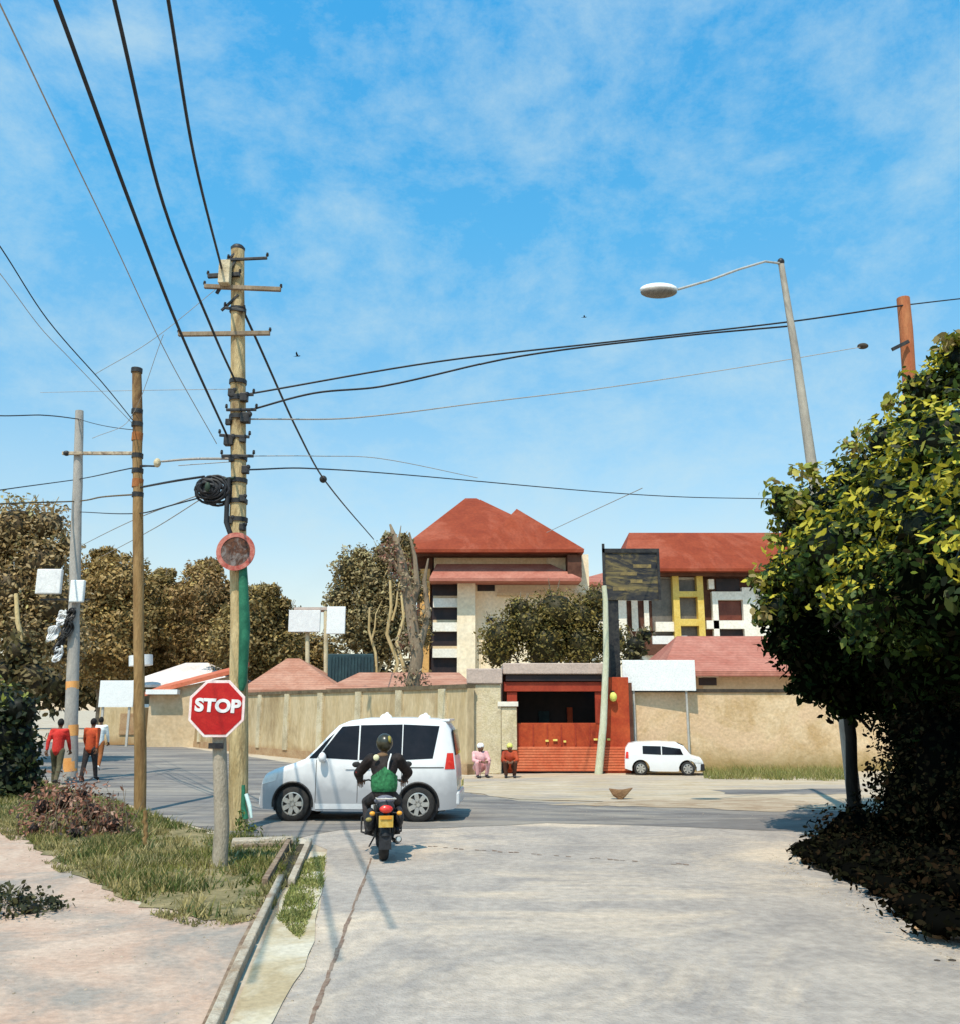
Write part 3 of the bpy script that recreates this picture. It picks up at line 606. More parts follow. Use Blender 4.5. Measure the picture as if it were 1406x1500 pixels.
# skirt roof
mb = MB(); y_a = ty - .3; y_b = ty - 2.4
mb.add([(TX(632), y_b, TZ(853)), (TX(846), y_b, TZ(853)), (TX(805), y_a, TZ(827)), (TX(640), y_a, TZ(827)), (TX(632), y_b, TZ(857)), (TX(846), y_b, TZ(857)), (TX(846), ty - .05, TZ(857)), (TX(632), ty - .05, TZ(857))],
       [(0, 1, 2, 3), (0, 4, 5, 1), (4, 7, 6, 5), (0, 3, 7, 4), (1, 5, 6, 2)])
obj('skirt_roof', mb, ROOFP, tb)
obj('corner_bracket', MB().box(TX(828), TX(848), ty - 1.8, ty + 2, TZ(850), TZ(818)), DKBR, tb)
obj('stair_column', MB().box(TX(671), TX(697), ty - 1.0, ty - .02, 0, TZ(857)), CREAM, tb)
ob = obj('stair_opening', MB().box(TX(634), TX(672), ty - .35, ty - .02, TZ(990), TZ(857)), DARKO, tb)
for v in (878, 913, 951):
    obj('spandrel', MB().box(TX(636), TX(671), ty - .75, ty - .36, TZ(v + 13), TZ(v)), WHITEW, tb)
    obj('spandrel_shade', MB().box(TX(636), TX(671), ty - .55, ty - .36, TZ(v), TZ(v - 4)), TANW, tb)
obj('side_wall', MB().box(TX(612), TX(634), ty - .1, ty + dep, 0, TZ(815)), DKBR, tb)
obj('ochre_pillar', MB().box(TX(617), TX(631), ty - .6, ty - .12, 0, TZ(835)), OCHRE, tb)
for (u0, u1, v0, v1) in ((700, 724, 851, 866), (712, 722, 905, 912)):
    wn = obj('window', MB().box(TX(u0), TX(u1), ty - .12, ty - .03, TZ(v1), TZ(v0)), DARKO, tb)
obj('cornice', MB().box(TX(727), TX(862), ty - .5, ty - .05, TZ(873), TZ(869)), TANW, tb)
# connecting wing roof
cw = thing('wing_building', (X(860, 78, 850), 78, 0), 'low wing with small pink roof between the tower and the dark board', 'building')
obj('wall', MB().box(X(838, 78, 850), X(915, 78, 850), 78, 88, 0, Z(858, 78)), WHITEW, cw)
obj('roof', hip(MB(), X(830, 78, 850), X(930, 78, 850), 76.5, 90, Z(856, 78), Z(826, 78), X(895, 78, 850), X(930, 78, 850)), ROOFP, cw)
# right block
ry_ = 80.0
def RX(u): return X(u, ry_, 850)
def RZ(v): return Z(v, ry_)
rbk = thing('apartment_block', (RX(1050), ry_, 0), 'white block with long red tiled roof and yellow framed bay right of the dark board', 'building')
obj('wall', MB().box(RX(915), RX(1210), ry_, ry_ + 12, 0, RZ(840)), WHITEW, rbk)
obj('roof', hip(MB(), RX(905), RX(1222), ry_ - 2.2, ry_ + 14, RZ(838), RZ(782) + .6, RX(930), RX(1195), ry_ + 2.5), ROOF, rbk)
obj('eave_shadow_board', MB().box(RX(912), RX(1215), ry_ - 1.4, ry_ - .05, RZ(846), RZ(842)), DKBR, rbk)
def rwin(u0, u1, v0, v1, m, y=.1, name='window'):
    return obj(name, MB().box(RX(u0), RX(u1), ry_ - y, ry_ - .02, RZ(v1), RZ(v0)), m, rbk)
rwin(916, 984, 880, 960, DKBR); rwin(1022, 1100, 846, 952, DKBR)
for (u0, u1, v0, v1) in ((922, 931, 880, 925), (940, 947, 862, 930)): rwin(u0, u1, v0, v1, WHITEW, .3, 'pilaster')
rwin(952, 982, 848, 930, WING, .16); rwin(990, 1022, 850, 946, WING, .16)
for (u0, u1, v0, v1) in ((981, 990, 846, 958), (1016, 1025, 846, 940), (990, 1016, 868, 876), (990, 1016, 908, 918)): rwin(u0, u1, v0, v1, YELF, .9, 'yellow_frame')
for (u0, u1, v0, v1) in ((1038, 1046, 868, 936), (1082, 1100, 862, 936), (1046, 1082, 868, 880), (1028, 1082, 910, 922), (1034, 1042, 850, 864), (955, 981, 912, 926)): rwin(u0, u1, v0, v1, WHITEW, .7, 'balcony_frame')
wr = rwin(1047, 1081, 881, 909, WINR, .2); rwin(1047, 1081, 923, 935, DARKO, .2); rwin(1047, 1081, 848, 866, DARKO, .2)
rwin(950, 1000, 932, 944, WHITED, .5, 'balcony_slab'); rwin(940, 978, 944, 960, DKBR, .5, 'balcony_rail')
# pink roofed house in front
py_ = 46.0
ph = thing('bungalow', (X(1070, py_, 960), py_, 0), 'bungalow with faded pink hipped roof and tan wall behind the cream boundary wall', 'house')
def PX(u): return X(u, py_, 960)
obj('wall', MB().box(PX(1026), PX(1215), py_, py_ + 8, 0, Z(984, py_)), TANW, ph)
obj('roof', hip(MB(), PX(962), PX(1222), py_ - 1.0, py_ + 10, Z(984, py_), Z(933, py_) + .3, PX(1012), PX(1170), py_ + 3.2), ROOFP, ph)
wn = obj('window', MB().box(PX(1020), PX(1046), py_ - .1, py_ - .02, Z(1004, py_), Z(993, py_)), DARKO, ph)
obj('sill', MB().box(PX(1018), PX(1048), py_ - .25, py_ - .02, Z(992, py_), Z(988, py_)), WHITEW, ph)
# long low building behind left wall
def lowhouse(nm, u0, u1, ve, vr, Y, m, label, ru0, ru1, wallm=None, dp=8, ov=.6):
    t = thing(nm, (X((u0 + u1) / 2, Y, 1000), Y, 0), label, 'house')
    obj('wall', MB().box(X(u0 + 6, Y, 1000), X(u1 - 6, Y, 1000), Y + ov, Y + dp, 0, Z(ve, Y) - .1), wallm or COPEB, t)
    obj('roof', hip(MB(), X(u0, Y, 1000), X(u1, Y, 1000), Y, Y + dp + .6, Z(ve, Y), Z(vr, Y), X(ru0, Y, 1000), X(ru1, Y, 1000), Y + dp * .5, .15), m, t)
    return t
lowhouse('bungalow', 352, 500, 1010, 958, 46, ROOFS, 'low house with salmon pointed roof right behind the stop sign', 395, 415)
t = lowhouse('outbuilding', 478, 700, 1008, 980, 43, ROOFS, 'long low outbuilding with salmon roof behind the wall and bare trunk', 510, 670)
t = lowhouse('bungalow', 176, 345, 1003, 966, 56, ROOFW, 'low house with pale whitish pink roof behind the brown timber pole', 240, 275)
obj('water_tank', MB().tube([P(207, 975, 55), P(207, 960, 55)], .7, 12), WHITE, t, True)
# shed with red lean-to roof
sh = thing('lean_to_shed', (X(270, 50, 1000), 50, 0), 'shed with steep orange red lean-to roof edge left of the stop sign', 'shed')
mb = MB(); a = P(212, 1014, 49.0); b = P(345, 980, 49.0)
mb.add([a, b, b + Vector((0, 3, .5)), a + Vector((0, 3, .5)), a - Vector((0, 0, .22)), b - Vector((0, 0, .22)), b + Vector((0, 3, .28)), a + Vector((0, 3, .28))], [(0, 1, 2, 3), (4, 7, 6, 5), (0, 4, 5, 1), (1, 5, 6, 2), (3, 2, 6, 7), (0, 3, 7, 4)])
obj('roof', mb, ROOFO, sh)
a2 = P(220, 1016, 49.3); b2 = P(340, 990, 49.3)
obj('wall', MB().add([(a2.x, 49.3, 0), (b2.x, 49.3, 0), b2, a2, (a2.x, 51.5, 0), (b2.x, 51.5, 0), b2 + Vector((0, 2.2, 0)), a2 + Vector((0, 2.2, 0))], [(0, 1, 2, 3), (4, 7, 6, 5), (0, 3, 7, 4), (1, 5, 6, 2), (3, 2, 6, 7)]), TANW, sh)
obj('ledge', MB().box(X(216, 48.8, 1000), X(262, 48.8, 1000), 48.7, 49.2, Z(1017, 48.8), Z(1010, 48.8)), WHITE, sh)
# white billboards on posts behind
bl = thing('billboard', (X(468, 52, 905), 52, 0), 'small white double panel billboard on two thin posts above the salmon roofs', 'billboard')
obj('panel', MB().box(X(424, 52, 905), X(470, 52, 905), 51.9, 52.1, Z(926, 52), Z(894, 52)), WHITED, bl, bevel=.03)
obj('panel', MB().box(X(480, 52, 905), X(507, 52, 905), 51.8, 52.0, Z(929, 52), Z(889, 52)), WHITE, bl, bevel=.03)
obj('canopy', MB().box(X(430, 52, 905), X(482, 52, 905), 52.15, 53.4, Z(893, 52), Z(889, 52)), MAUVE, bl)
for u in (451, 478): obj('post', MB().tube([P(u, 1030, 52.3), P(u, 890 if u > 460 else 925, 52.3)], .13, 8), PILLAR, bl, True)
tl = thing('storage_container', (X(513, 50, 960), 50, 0), 'dark teal storage container behind the salmon roofs below the bare trees', 'container')
obj('body', MB().box(X(482, 50, 960), X(548, 50, 960), 49.8, 52.3, Z(1010, 50), Z(958, 50)), TEAL, tl, bevel=.05)
mb = MB()
for k in range(14):
    u = 485 + k * 4.7; mb.box(X(u, 49.8, 960), X(u + 2, 49.8, 960), 49.74, 49.8, Z(1006, 50), Z(962, 50))
obj('ribs', mb, TEAL, tl)
tl.location.z = 0
obj('leg', MB().box(X(486, 50, 960), X(490, 50, 960), 50, 50.3, 0, Z(1010, 50)), DKMET, tl); obj('leg', MB().box(X(540, 50, 960), X(544, 50, 960), 50, 50.3, 0, Z(1010, 50)), DKMET, tl)
# ------------------------------------------------------------------ trees
OL = [(.30, .19, .065), (.22, .15, .05), (.36, .24, .09), (.18, .13, .045), (.42, .28, .12)]
OLD = [(.07, .055, .022), (.11, .08, .03), (.05, .045, .018), (.14, .10, .045)]
def cl(u, v, Y, rpx, asp=1.0, dy=0.0):
    p = P(u, v, Y); r = rpx / F * Y; return (tuple(p + Vector((0, dy, 0))), (r * asp, r * 1.0, r))
bg = 'broad brownish trees behind the left houses'
bgspec = [
 (150, 62, [(140, 862, 48), (185, 845, 40), (120, 905, 50), (165, 930, 55), (150, 825, 26), (205, 900, 42)], 'broad olive brown tree rising beside the grey banded pole'),
 (232, 68, [(232, 872, 38), (262, 890, 42), (225, 920, 48), (255, 945, 45), (245, 848, 20)], 'rounded olive brown tree right behind the brown timber pole'),
 (300, 64, [(300, 865, 42), (335, 880, 36), (290, 915, 48), (330, 935, 46), (305, 838, 22)], 'tallest rounded brown tree just left of the utility pole'),
 (385, 60, [(375, 890, 38), (405, 905, 34), (360, 930, 44), (405, 945, 40), (395, 875, 22)], 'rounded brown tree just right of the utility pole'),
 (447, 66, [(440, 945, 34), (470, 950, 32), (450, 975, 36)], 'low brown bushy tree below the small white billboard')]
for i, (u, Y, cs, lab) in enumerate(bgspec):
    b = P(u, 1030, Y); tree('broadleaf_tree', (b.x, Y, 0), [cl(a, v + 14, Y, r, 1, random.uniform(-1.5, 1.5)) for a, v, r in cs] + [cl(a + dx, v + 10 - r * .92, Y, random.uniform(6, 11)) for a, v, r in cs if v < 915 for dx in (-r * .45, 0, r * .4)], lab, 'tree', bg, .3, BARK,
        dict(per_m3=75, size=.30, cols=[tuple(x * (1.0, .78, .9, .7, .85)[i] * (1, (1, 1.04, .96, 1.06, 1)[i], 1)[j] for j, x in enumerate(c_)) for c_ in OL], core=.74, corecol=(.16, .105, .038), hilite=((.46, .33, .12), .3)), seed=i + 3)
# filler far wooded belt
mbl = [cl(u, 1002 + random.uniform(-8, 8), 95, random.uniform(26, 38)) for u in range(-250, 1700, 34)]
o = obj('distant_woodland', foliage_mesh('distant_woodland', mbl, 9, .9, OLD, .78, (.03, .024, .012)), LEAF); tag(o, 'low belt of distant brown woodland behind the houses', 'woodland', kind='stuff')
# far-left taller tree, nearer
Y = 34
b = P(30, 1060, Y)
tree('broadleaf_tree', (b.x, Y, 0), [cl(*c) for c in ((25, 775, Y, 45), (70, 770, Y, 34), (-20, 800, Y, 60), (60, 825, Y, 48), (20, 870, Y, 60), (80, 890, Y, 45), (-30, 900, Y, 60), (45, 930, Y, 55), (100, 800, Y, 20), (95, 940, Y, 38))],
     'tall straw brown leafy tree at the far left behind the grey pole', 'tree', None, .28, BARKY,
     dict(per_m3=75, size=.19, cols=[(.34, .23, .10), (.25, .17, .07), (.17, .12, .05), (.42, .31, .17)], core=.66, corecol=(.10, .07, .035), hilite=((.36, .30, .12), .3)), seed=21)
t = tree('slender_tree', (P(22, 1060, 30).x, 30, 0), [cl(28, 955, 30, 30), cl(8, 985, 30, 34), cl(45, 990, 30, 30)], 'slender tree with pale yellow trunk at the left edge', 'tree', None, .13, BARKY,
     dict(per_m3=30, size=.25, cols=[(.16, .12, .05), (.10, .08, .03)], core=.6, corecol=(.04, .03, .015)), False, tuple(P(24, 870, 30)), 5)
# small floating branch top left edge: branch tip of a tree beside the frame
# central-left conifer-like tree with slender trunks
Y = 56
b = P(535, 1030, Y)
tree('broadleaf_tree', (b.x, Y, 0), [cl(a, v, Y, r, .9) for a, v, r in ((515, 835, 30), (545, 850, 38), (500, 880, 28), (545, 900, 42), (580, 820, 26), (575, 880, 34), (555, 940, 36), (520, 925, 30), (590, 930, 30), (570, 790, 12), (592, 790, 10), (560, 815, 20), (530, 815, 16), (604, 860, 26), (610, 930, 26), (596, 800, 14))],
     'dusty olive tree with spiky top growing left of the apartment tower', 'tree', None, .3, BARKY,
     dict(per_m3=70, size=.24, cols=[(.26, .19, .075), (.18, .13, .05), (.36, .28, .14), (.13, .10, .04)], core=.68, corecol=(.06, .05, .022), hilite=((.34, .29, .14), .35)), seed=9)
for (u, v0, v1, lab, wdt) in ((578, 850, 985, 'pale slender bare trunk left of the forked dead tree', .10), (548, 890, 975, 'thin pale bare trunk under the dusty olive tree', .08), (594, 868, 970, 'short whitish bare trunk beside the forked dead tree', .09)):
    p = P(u, v1, 50); t = thing('bare_trunk', (p.x, 50, 0), lab, 'tree', 'pale bare trunks in front of the dusty olive tree')
    q = P(u - 6, v0, 50); mb = MB().tube(limb_path((p.x, 50, 0), q, .15, 6, u), [wdt * 1.6 * (1 - .09 * k) for k in range(7)], 8)
    mb.tube(limb_path((p.x * .5 + q.x * .5, 50, q.z * .75), q + Vector((.7, 0, .4)), .3, 3, u), [wdt * .7, wdt * .6, wdt * .4, wdt * .2], 6)
    obj('trunk', mb, BARKY, t, True)
# dead forked tree in front of tower
Y = 33
p = P(606, 1060, Y); t = thing('dead_tree', (p.x, Y, 0), 'tall grey bare forked dead tree in front of the tower left side', 'tree')
mb = MB(); mb.tube([Vector((p.x, Y, 0)), P(604, 1010, Y), P(612, 960, Y), P(600, 880, Y), P(588, 820, Y), P(578, 785, Y), P(572, 768, Y)], [.30, .27, .24, .22, .17, .10, .04], 10)
mb.tube([P(600, 900, Y), P(612, 860, Y), P(608, 815, Y), P(600, 780, Y)], [.15, .12, .08, .03], 8)
mb.tube([P(612, 960, Y), P(628, 900, Y), P(622, 850, Y), P(628, 818, Y)], [.14, .11, .08, .03], 8)
mb.tube([P(594, 850, Y), P(575, 820, Y), P(556, 800, Y)], [.09, .06, .02], 6); mb.tube([P(588, 820, Y), P(584, 795, Y), P(588, 770, Y)], [.07, .05, .015], 6)
obj('trunk', mb, BARK, t, True)
me = foliage_mesh('twigs', [cl(585, 830, Y, 22, .8), cl(575, 800, Y, 16, .8), cl(600, 860, Y, 18), cl(604, 1000, Y, 26), cl(598, 1025, Y, 22), cl(612, 900, Y, 18), cl(600, 940, Y, 20), cl(566, 812, Y, 14)], 60, .15, [(.26, .20, .12), (.18, .13, .07), (.34, .27, .17), (.30, .14, .10)], 0)
obj('crown', me, LEAF, t)
# bush with white blossoms at the foot of the dead tree above the van roof
# shrub tree before tower
Y = 40
b = P(800, 1040, Y)
tree('broadleaf_tree', (b.x, Y, 0), [cl(a, v, Y, r) for a, v, r in ((735, 935, 34), (775, 915, 36), (815, 900, 38), (855, 905, 34), (800, 945, 40), (850, 945, 38), (730, 955, 26), (870, 880, 24), (760, 895, 22), (895, 940, 30))],
     'rounded olive tree with reddish new leaves spreading above the gate lintel', 'tree', None, .2, BARK,
     dict(per_m3=90, size=.16, cols=[(.13, .10, .025), (.18, .13, .035), (.09, .075, .02), (.22, .16, .04)], core=.74, corecol=(.05, .04, .014), hilite=((.24, .19, .05), .3)), seed=14)
# trees behind the right block / small foliage near board
Y = 36
b = P(935, 1040, Y)
tree('broadleaf_tree', (b.x, Y, 0), [cl(a, v, Y, r) for a, v, r in ((930, 945, 18), (945, 930, 12), (925, 960, 16))], 'small dark olive tree between the dark post and the white name board', 'tree', None, .1, BARK,
     dict(per_m3=44, size=.2, cols=[(.09, .08, .03), (.06, .055, .02), (.14, .11, .04)], core=.7, corecol=(.02, .018, .01)), seed=15)
# ---- big tree right
def gapcull(p):
    # keep a gap low beside the trunk where the wall shows through
    return p[:, 2] > 1.75
big = []
def B(u, v, Y, r, f=1.0): q = P(u, v, Y); big.append(((q.x, q.y, q.z), (r * f, r, r * .85)))
for a in ((1230, 800, 12.6, .7), (1320, 740, 12.0, .8), (1390, 650, 11.6, .8), (1290, 860, 11.8, .7), (1380, 790, 11.0, .85), (1180, 820, 13.4, .5), (1178, 868, 14.5, .72), (1172, 770, 14.8, .48), (1215, 740, 15, .55), (1262, 700, 15, .60), (1300, 650, 15, .55), (1342, 612, 15, .45), (1382, 568, 14.6, .50), (1412, 530, 14.2, .45),  # nearer upper clumps added as an overhang shading the lower crown
          (1165, 920, 14.2, .50), (1215, 960, 14.3, .55), (1250, 830, 14.2, 1.0), (1330, 760, 14, 1.05), (1400, 680, 13.6, 1.0), (1300, 930, 14, 1.0), (1400, 850, 12.8, 1.1),
          (1260, 985, 14.6, .52), (1350, 990, 13.6, .75), (1480, 760, 12, 1.3), (1480, 950, 11.5, 1.2), (1420, 960, 12.4, .9), (1290, 1000, 16.5, .8), (1380, 900, 16.8, 1.4), (1300, 800, 17, 1.1), (1400, 700, 17, 1.2),
          (1230, 890, 16.5, .9), (1560, 900, 13, 1.5), (1560, 700, 14, 1.4), (1200, 820, 15.8, .6)):
    B(*a)
for a in ((1140, 890, 14.2, .42), (1132, 850, 14.4, .36), (1150, 940, 14.2, .40), (1185, 1000, 14.3, .36), (1360, 570, 14.6, .5), (1400, 515, 14.4, .4), (1150, 735, 14.6, .36), (1175, 960, 14.2, .42), (1205, 1005, 14.4, .40), (1240, 1030, 14.6, .38), (1370, 1060, 13.4, .7), (1340, 1075, 15.5, .5), (1410, 1130, 12.6, .8), (1330, 1020, 16, .7)): B(*a)
for (x, y, z, r) in ((5.6, 10.2, 3.3, 1.0), (5.7, 8.6, 3.4, .95), (6.3, 9.4, 4.4, 1.2), (5.9, 7.2, 3.5, .9), (6.9, 7.6, 4.2, 1.3), (5.5, 11.6, 3.4, .9), (6.4, 5.6, 4.1, 1.2), (7.6, 9.5, 3.0, 1.2)): big.append(((x, y, z), (r, r * 1.1, r * .8)))  # extra nearer clumps, mostly out of view, added to cast the ground shadow
bt = G(1252, 1200)
BT = [(.045, .085, .013), (.07, .11, .018), (.018, .032, .007), (.10, .12, .018), (.012, .02, .007), (.06, .075, .015)]
t = thing('shade_tree', (bt.x, bt.y, 0), 'large dark green spreading tree with yellow green outer leaves on the right roadside', 'tree')
mb = MB(); tp = P(1262, 960, bt.y); tr = [Vector((bt.x, bt.y, -.05)), P(1247, 1150, bt.y), P(1246, 1080, bt.y), P(1240, 1030, bt.y), tp, tp + Vector((.5, .1, 1.2))]
mb.tube(tr, [.13, .105, .10, .10, .09, .06], 10)
for i, (c, r) in enumerate(big[:30]): 
    q = limb_path(tr[3 + i % 3], Vector(c), .35, 4, i); mb.tube(q, [.05, .04, .03, .02, .008], 6)
mb.tube([tr[3], P(1275, 1070, bt.y), P(1290, 1030, bt.y)], [.05, .04, .03], 6)
obj('trunk', mb, BARKD, t, True)
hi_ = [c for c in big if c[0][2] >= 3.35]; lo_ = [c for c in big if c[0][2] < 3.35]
me = foliage_mesh('crown', hi_, 165, .14, BT, .64, (.008, .012, .004), .55, .5, ((.50, .43, .04), .50), .62)
obj('crown', me, LEAF, t)
me = foliage_mesh('crown', lo_, 150, .13, [(.010, .018, .006), (.016, .028, .008), (.006, .009, .004), (.012, .010, .005)], .76, (.003, .004, .002), .55, .5, ((.10, .13, .02), .06), .62)  # lower clumps take near-black leaf colours, painting in the underside's shade
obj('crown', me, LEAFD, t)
me = foliage_mesh('outer_sprays', [((P(u, v, yy).x, yy, P(u, v, yy).z), (r, r, r * .8)) for u, v, yy, r in ((1135, 715, 14.4, .2), (1190, 690, 14.6, .24), (1165, 735, 14.1, .28), (1250, 655, 14.5, .25), (1300, 590, 14.6, .2), (1345, 560, 14.6, .24), (1110, 850, 14.2, .2), (1118, 900, 14, .2), (1385, 500, 14, .18), (1320, 840, 12.7, .3), (1350, 800, 12.6, .25), (1400, 820, 11.6, .2), (1165, 690, 15, .2), (1270, 630, 14.5, .2), (1130, 790, 14.2, .15), (1404, 495, 14, .2))],
                     95, .15, [(.30, .29, .04), (.38, .33, .06), (.20, .22, .035), (.34, .26, .10)], 0, (.02, .02, .01), .6, .5, None, .1)
obj('outer_sprays', me, LEAF, t)
# dark hedge in the shade
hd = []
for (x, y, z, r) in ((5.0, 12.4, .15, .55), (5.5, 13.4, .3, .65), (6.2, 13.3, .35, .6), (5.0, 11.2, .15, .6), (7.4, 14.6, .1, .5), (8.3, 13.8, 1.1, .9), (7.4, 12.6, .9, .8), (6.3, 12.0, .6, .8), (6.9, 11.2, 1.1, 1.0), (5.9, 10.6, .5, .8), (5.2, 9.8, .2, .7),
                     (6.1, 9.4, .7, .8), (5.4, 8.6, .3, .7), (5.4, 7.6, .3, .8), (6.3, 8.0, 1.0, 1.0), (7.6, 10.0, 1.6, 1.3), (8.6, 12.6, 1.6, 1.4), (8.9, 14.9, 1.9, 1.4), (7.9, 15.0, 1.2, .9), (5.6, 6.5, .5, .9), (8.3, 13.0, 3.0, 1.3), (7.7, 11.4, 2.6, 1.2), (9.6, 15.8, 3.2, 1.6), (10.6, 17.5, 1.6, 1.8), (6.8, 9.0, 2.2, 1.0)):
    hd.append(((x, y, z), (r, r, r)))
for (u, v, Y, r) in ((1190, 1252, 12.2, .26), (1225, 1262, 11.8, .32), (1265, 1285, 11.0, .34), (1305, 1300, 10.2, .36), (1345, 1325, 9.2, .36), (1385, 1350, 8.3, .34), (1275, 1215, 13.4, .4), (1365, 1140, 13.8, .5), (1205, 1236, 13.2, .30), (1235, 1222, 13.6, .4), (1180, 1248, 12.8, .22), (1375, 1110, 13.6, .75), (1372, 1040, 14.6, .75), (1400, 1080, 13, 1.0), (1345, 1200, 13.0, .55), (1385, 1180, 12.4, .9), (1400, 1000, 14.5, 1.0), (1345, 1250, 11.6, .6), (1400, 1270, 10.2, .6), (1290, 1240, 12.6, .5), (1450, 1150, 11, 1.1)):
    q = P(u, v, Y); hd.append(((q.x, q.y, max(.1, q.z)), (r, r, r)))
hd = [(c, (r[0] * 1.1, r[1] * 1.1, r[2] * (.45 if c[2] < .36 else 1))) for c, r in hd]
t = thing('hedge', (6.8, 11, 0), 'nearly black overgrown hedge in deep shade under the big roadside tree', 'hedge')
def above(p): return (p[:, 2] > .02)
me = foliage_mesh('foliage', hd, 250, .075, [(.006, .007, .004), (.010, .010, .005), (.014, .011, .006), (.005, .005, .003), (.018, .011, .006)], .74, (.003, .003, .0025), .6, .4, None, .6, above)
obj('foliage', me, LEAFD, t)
sheet('tree_shade_sheet', wobble([(4.35, 4), (4.3, 8), (4.25, 11.5), (4.5, 13.6), (6.0, 15.6), (9, 17.2), (14, 17), (14, 4)], .14, .25, 31), .016, mat('painted_tree_shade', (.012, .009, .006), (.035, .025, .015), 6, .95, .6))  # dark ground sheet painted as the big tree's shadow
# bushes left
t = thing('bush', (P(25, 1150, 21).x, 21, 0), 'dark green bush with yellow green leaves on top at the left edge', 'bush')
me = foliage_mesh('foliage', [cl(12, 1080, 21, 44), cl(-10, 1050, 21, 50), cl(26, 1110, 21, 34), cl(0, 1130, 21, 55), cl(30, 1040, 20.6, 26), cl(38, 1140, 21, 22)], 85, .17, [(.02, .03, .012), (.03, .042, .014), (.014, .018, .01), (.05, .06, .02)], .76, (.008, .01, .006), .6, .4, ((.26, .28, .05), .28))
obj('foliage', me, LEAF, t)
t = thing('thorn_bush', (P(110, 1220, 17).x, G(110, 1225).y, 0), 'dry reddish brown low bush at the foot of the grey banded pole', 'bush')
q = G(110, 1225).y
me = foliage_mesh('foliage', [cl(95, 1172, q + .6, 38), cl(135, 1190, q + .3, 40), cl(62, 1182, q + .4, 34), cl(165, 1208, q, 32), cl(120, 1165, q + .8, 26), cl(110, 1222, q - .2, 26), cl(185, 1232, q - .2, 18), cl(50, 1215, q - .1, 24)], 170, .085, [(.36, .17, .11), (.26, .11, .07), (.14, .06, .04), (.38, .23, .17), (.05, .035, .03)], .3, (.03, .018, .014), .45, .2, None, .15, above)
obj('foliage', me, LEAF, t)
mb = MB()
for k in range(40):
    x = RNG.uniform(60, 190); a = P(x, 1240, q); a.z = 0; mb.tube([a, a + Vector((RNG.uniform(-.3, .3), RNG.uniform(-.3, .3), RNG.uniform(.3, .8)))], [.009, .003], 4)
obj('twigs', mb, BARK, t)
t = thing('low_shrub', (G(10, 1340).x, G(10, 1340).y, 0), 'dark low shrub spreading over the pinkish path at the lower left edge', 'bush')
p0 = G(-10, 1345)
me = foliage_mesh('foliage', [((p0.x + dx, p0.y + dy, .05), (r, r, r * .45)) for dx, dy, r in ((-.1, 0, .42), (.25, .2, .30), (.0, .55, .32), (.42, .38, .16), (-.4, -.3, .4), (-.4, .7, .35))], 330, .06, [(.06, .06, .025), (.035, .04, .018), (.10, .09, .035), (.02, .022, .012)], .3, (.015, .014, .01), .6, .4, None, .1, above)
obj('foliage', me, LEAF, t)
# small plants at pole foot
t = thing('weed_clump', G(362, 1222), 'small green weed clump at the foot of the tall utility pole', 'plant')
gpt = G(362, 1222)
obj('foliage', foliage_mesh('foliage', [((gpt.x, gpt.y, .08), (.26, .2, .13)), ((gpt.x - .1, gpt.y, .2), (.1, .1, .2))], 260, .08, [(.12, .15, .03), (.20, .21, .05), (.07, .10, .025)], 0, (.02, .02, .01), .35, .1, None, .2, above), LEAF, t)
# flower / litter at verge
t = thing('rock', G(909, 1168), 'brown heart shaped rock lying on the dusty verge before the gate', 'rock')
r0 = G(909, 1172)
rk = MB().add([(r0.x - .28, r0.y + .05, .26), (r0.x, r0.y - .03, .20), (r0.x + .32, r0.y + .05, .28), (r0.x + .12, r0.y, .08), (r0.x, r0.y, -.02), (r0.x - .2, r0.y, .1), (r0.x - .2, r0.y + .2, .2), (r0.x + .2, r0.y + .2, .2), (r0.x, r0.y + .2, 0)],
              [(0, 1, 5), (1, 2, 3), (1, 3, 4), (1, 4, 5), (0, 6, 7, 2, 1), (6, 8, 7), (0, 5, 8, 6), (5, 4, 8), (4, 3, 8), (3, 2, 7, 8)])
obj('stone', rk, ROCK, t, bevel=.03)
# pebbles near right
pebs = [(1330, 1329, .06, 'flat pink pebble at the edge of the tree shade'), (1345, 1362, .05, 'thin pinkish stone lying on the concrete road at right'), (1372, 1374, .07, 'pink brown flat stone near the right edge'), (1398, 1372, .10, 'rounded grey stone at the right edge of the shade'), (1372, 1408, .02, 'tiny dark pebble on the concrete at right'), (1394, 1408, .025, 'small dark pebble nearest the right edge'), (480, 1220, .0, '')]
for i, (u, v, r, lab) in enumerate(pebs[:6]):
    c = G(u, v); m = BASEW if i < 3 else (POLEG if i == 3 else COPE)
    t = obj('pebble', MB().ell((c.x, c.y, r * .3), (r * 1.3, r, r * (.75 if i == 3 else .35)), 10, 6), m, None, True, base=(c.x, c.y, 0)); tag(t, lab, 'stone', 'stones near the tree shade')
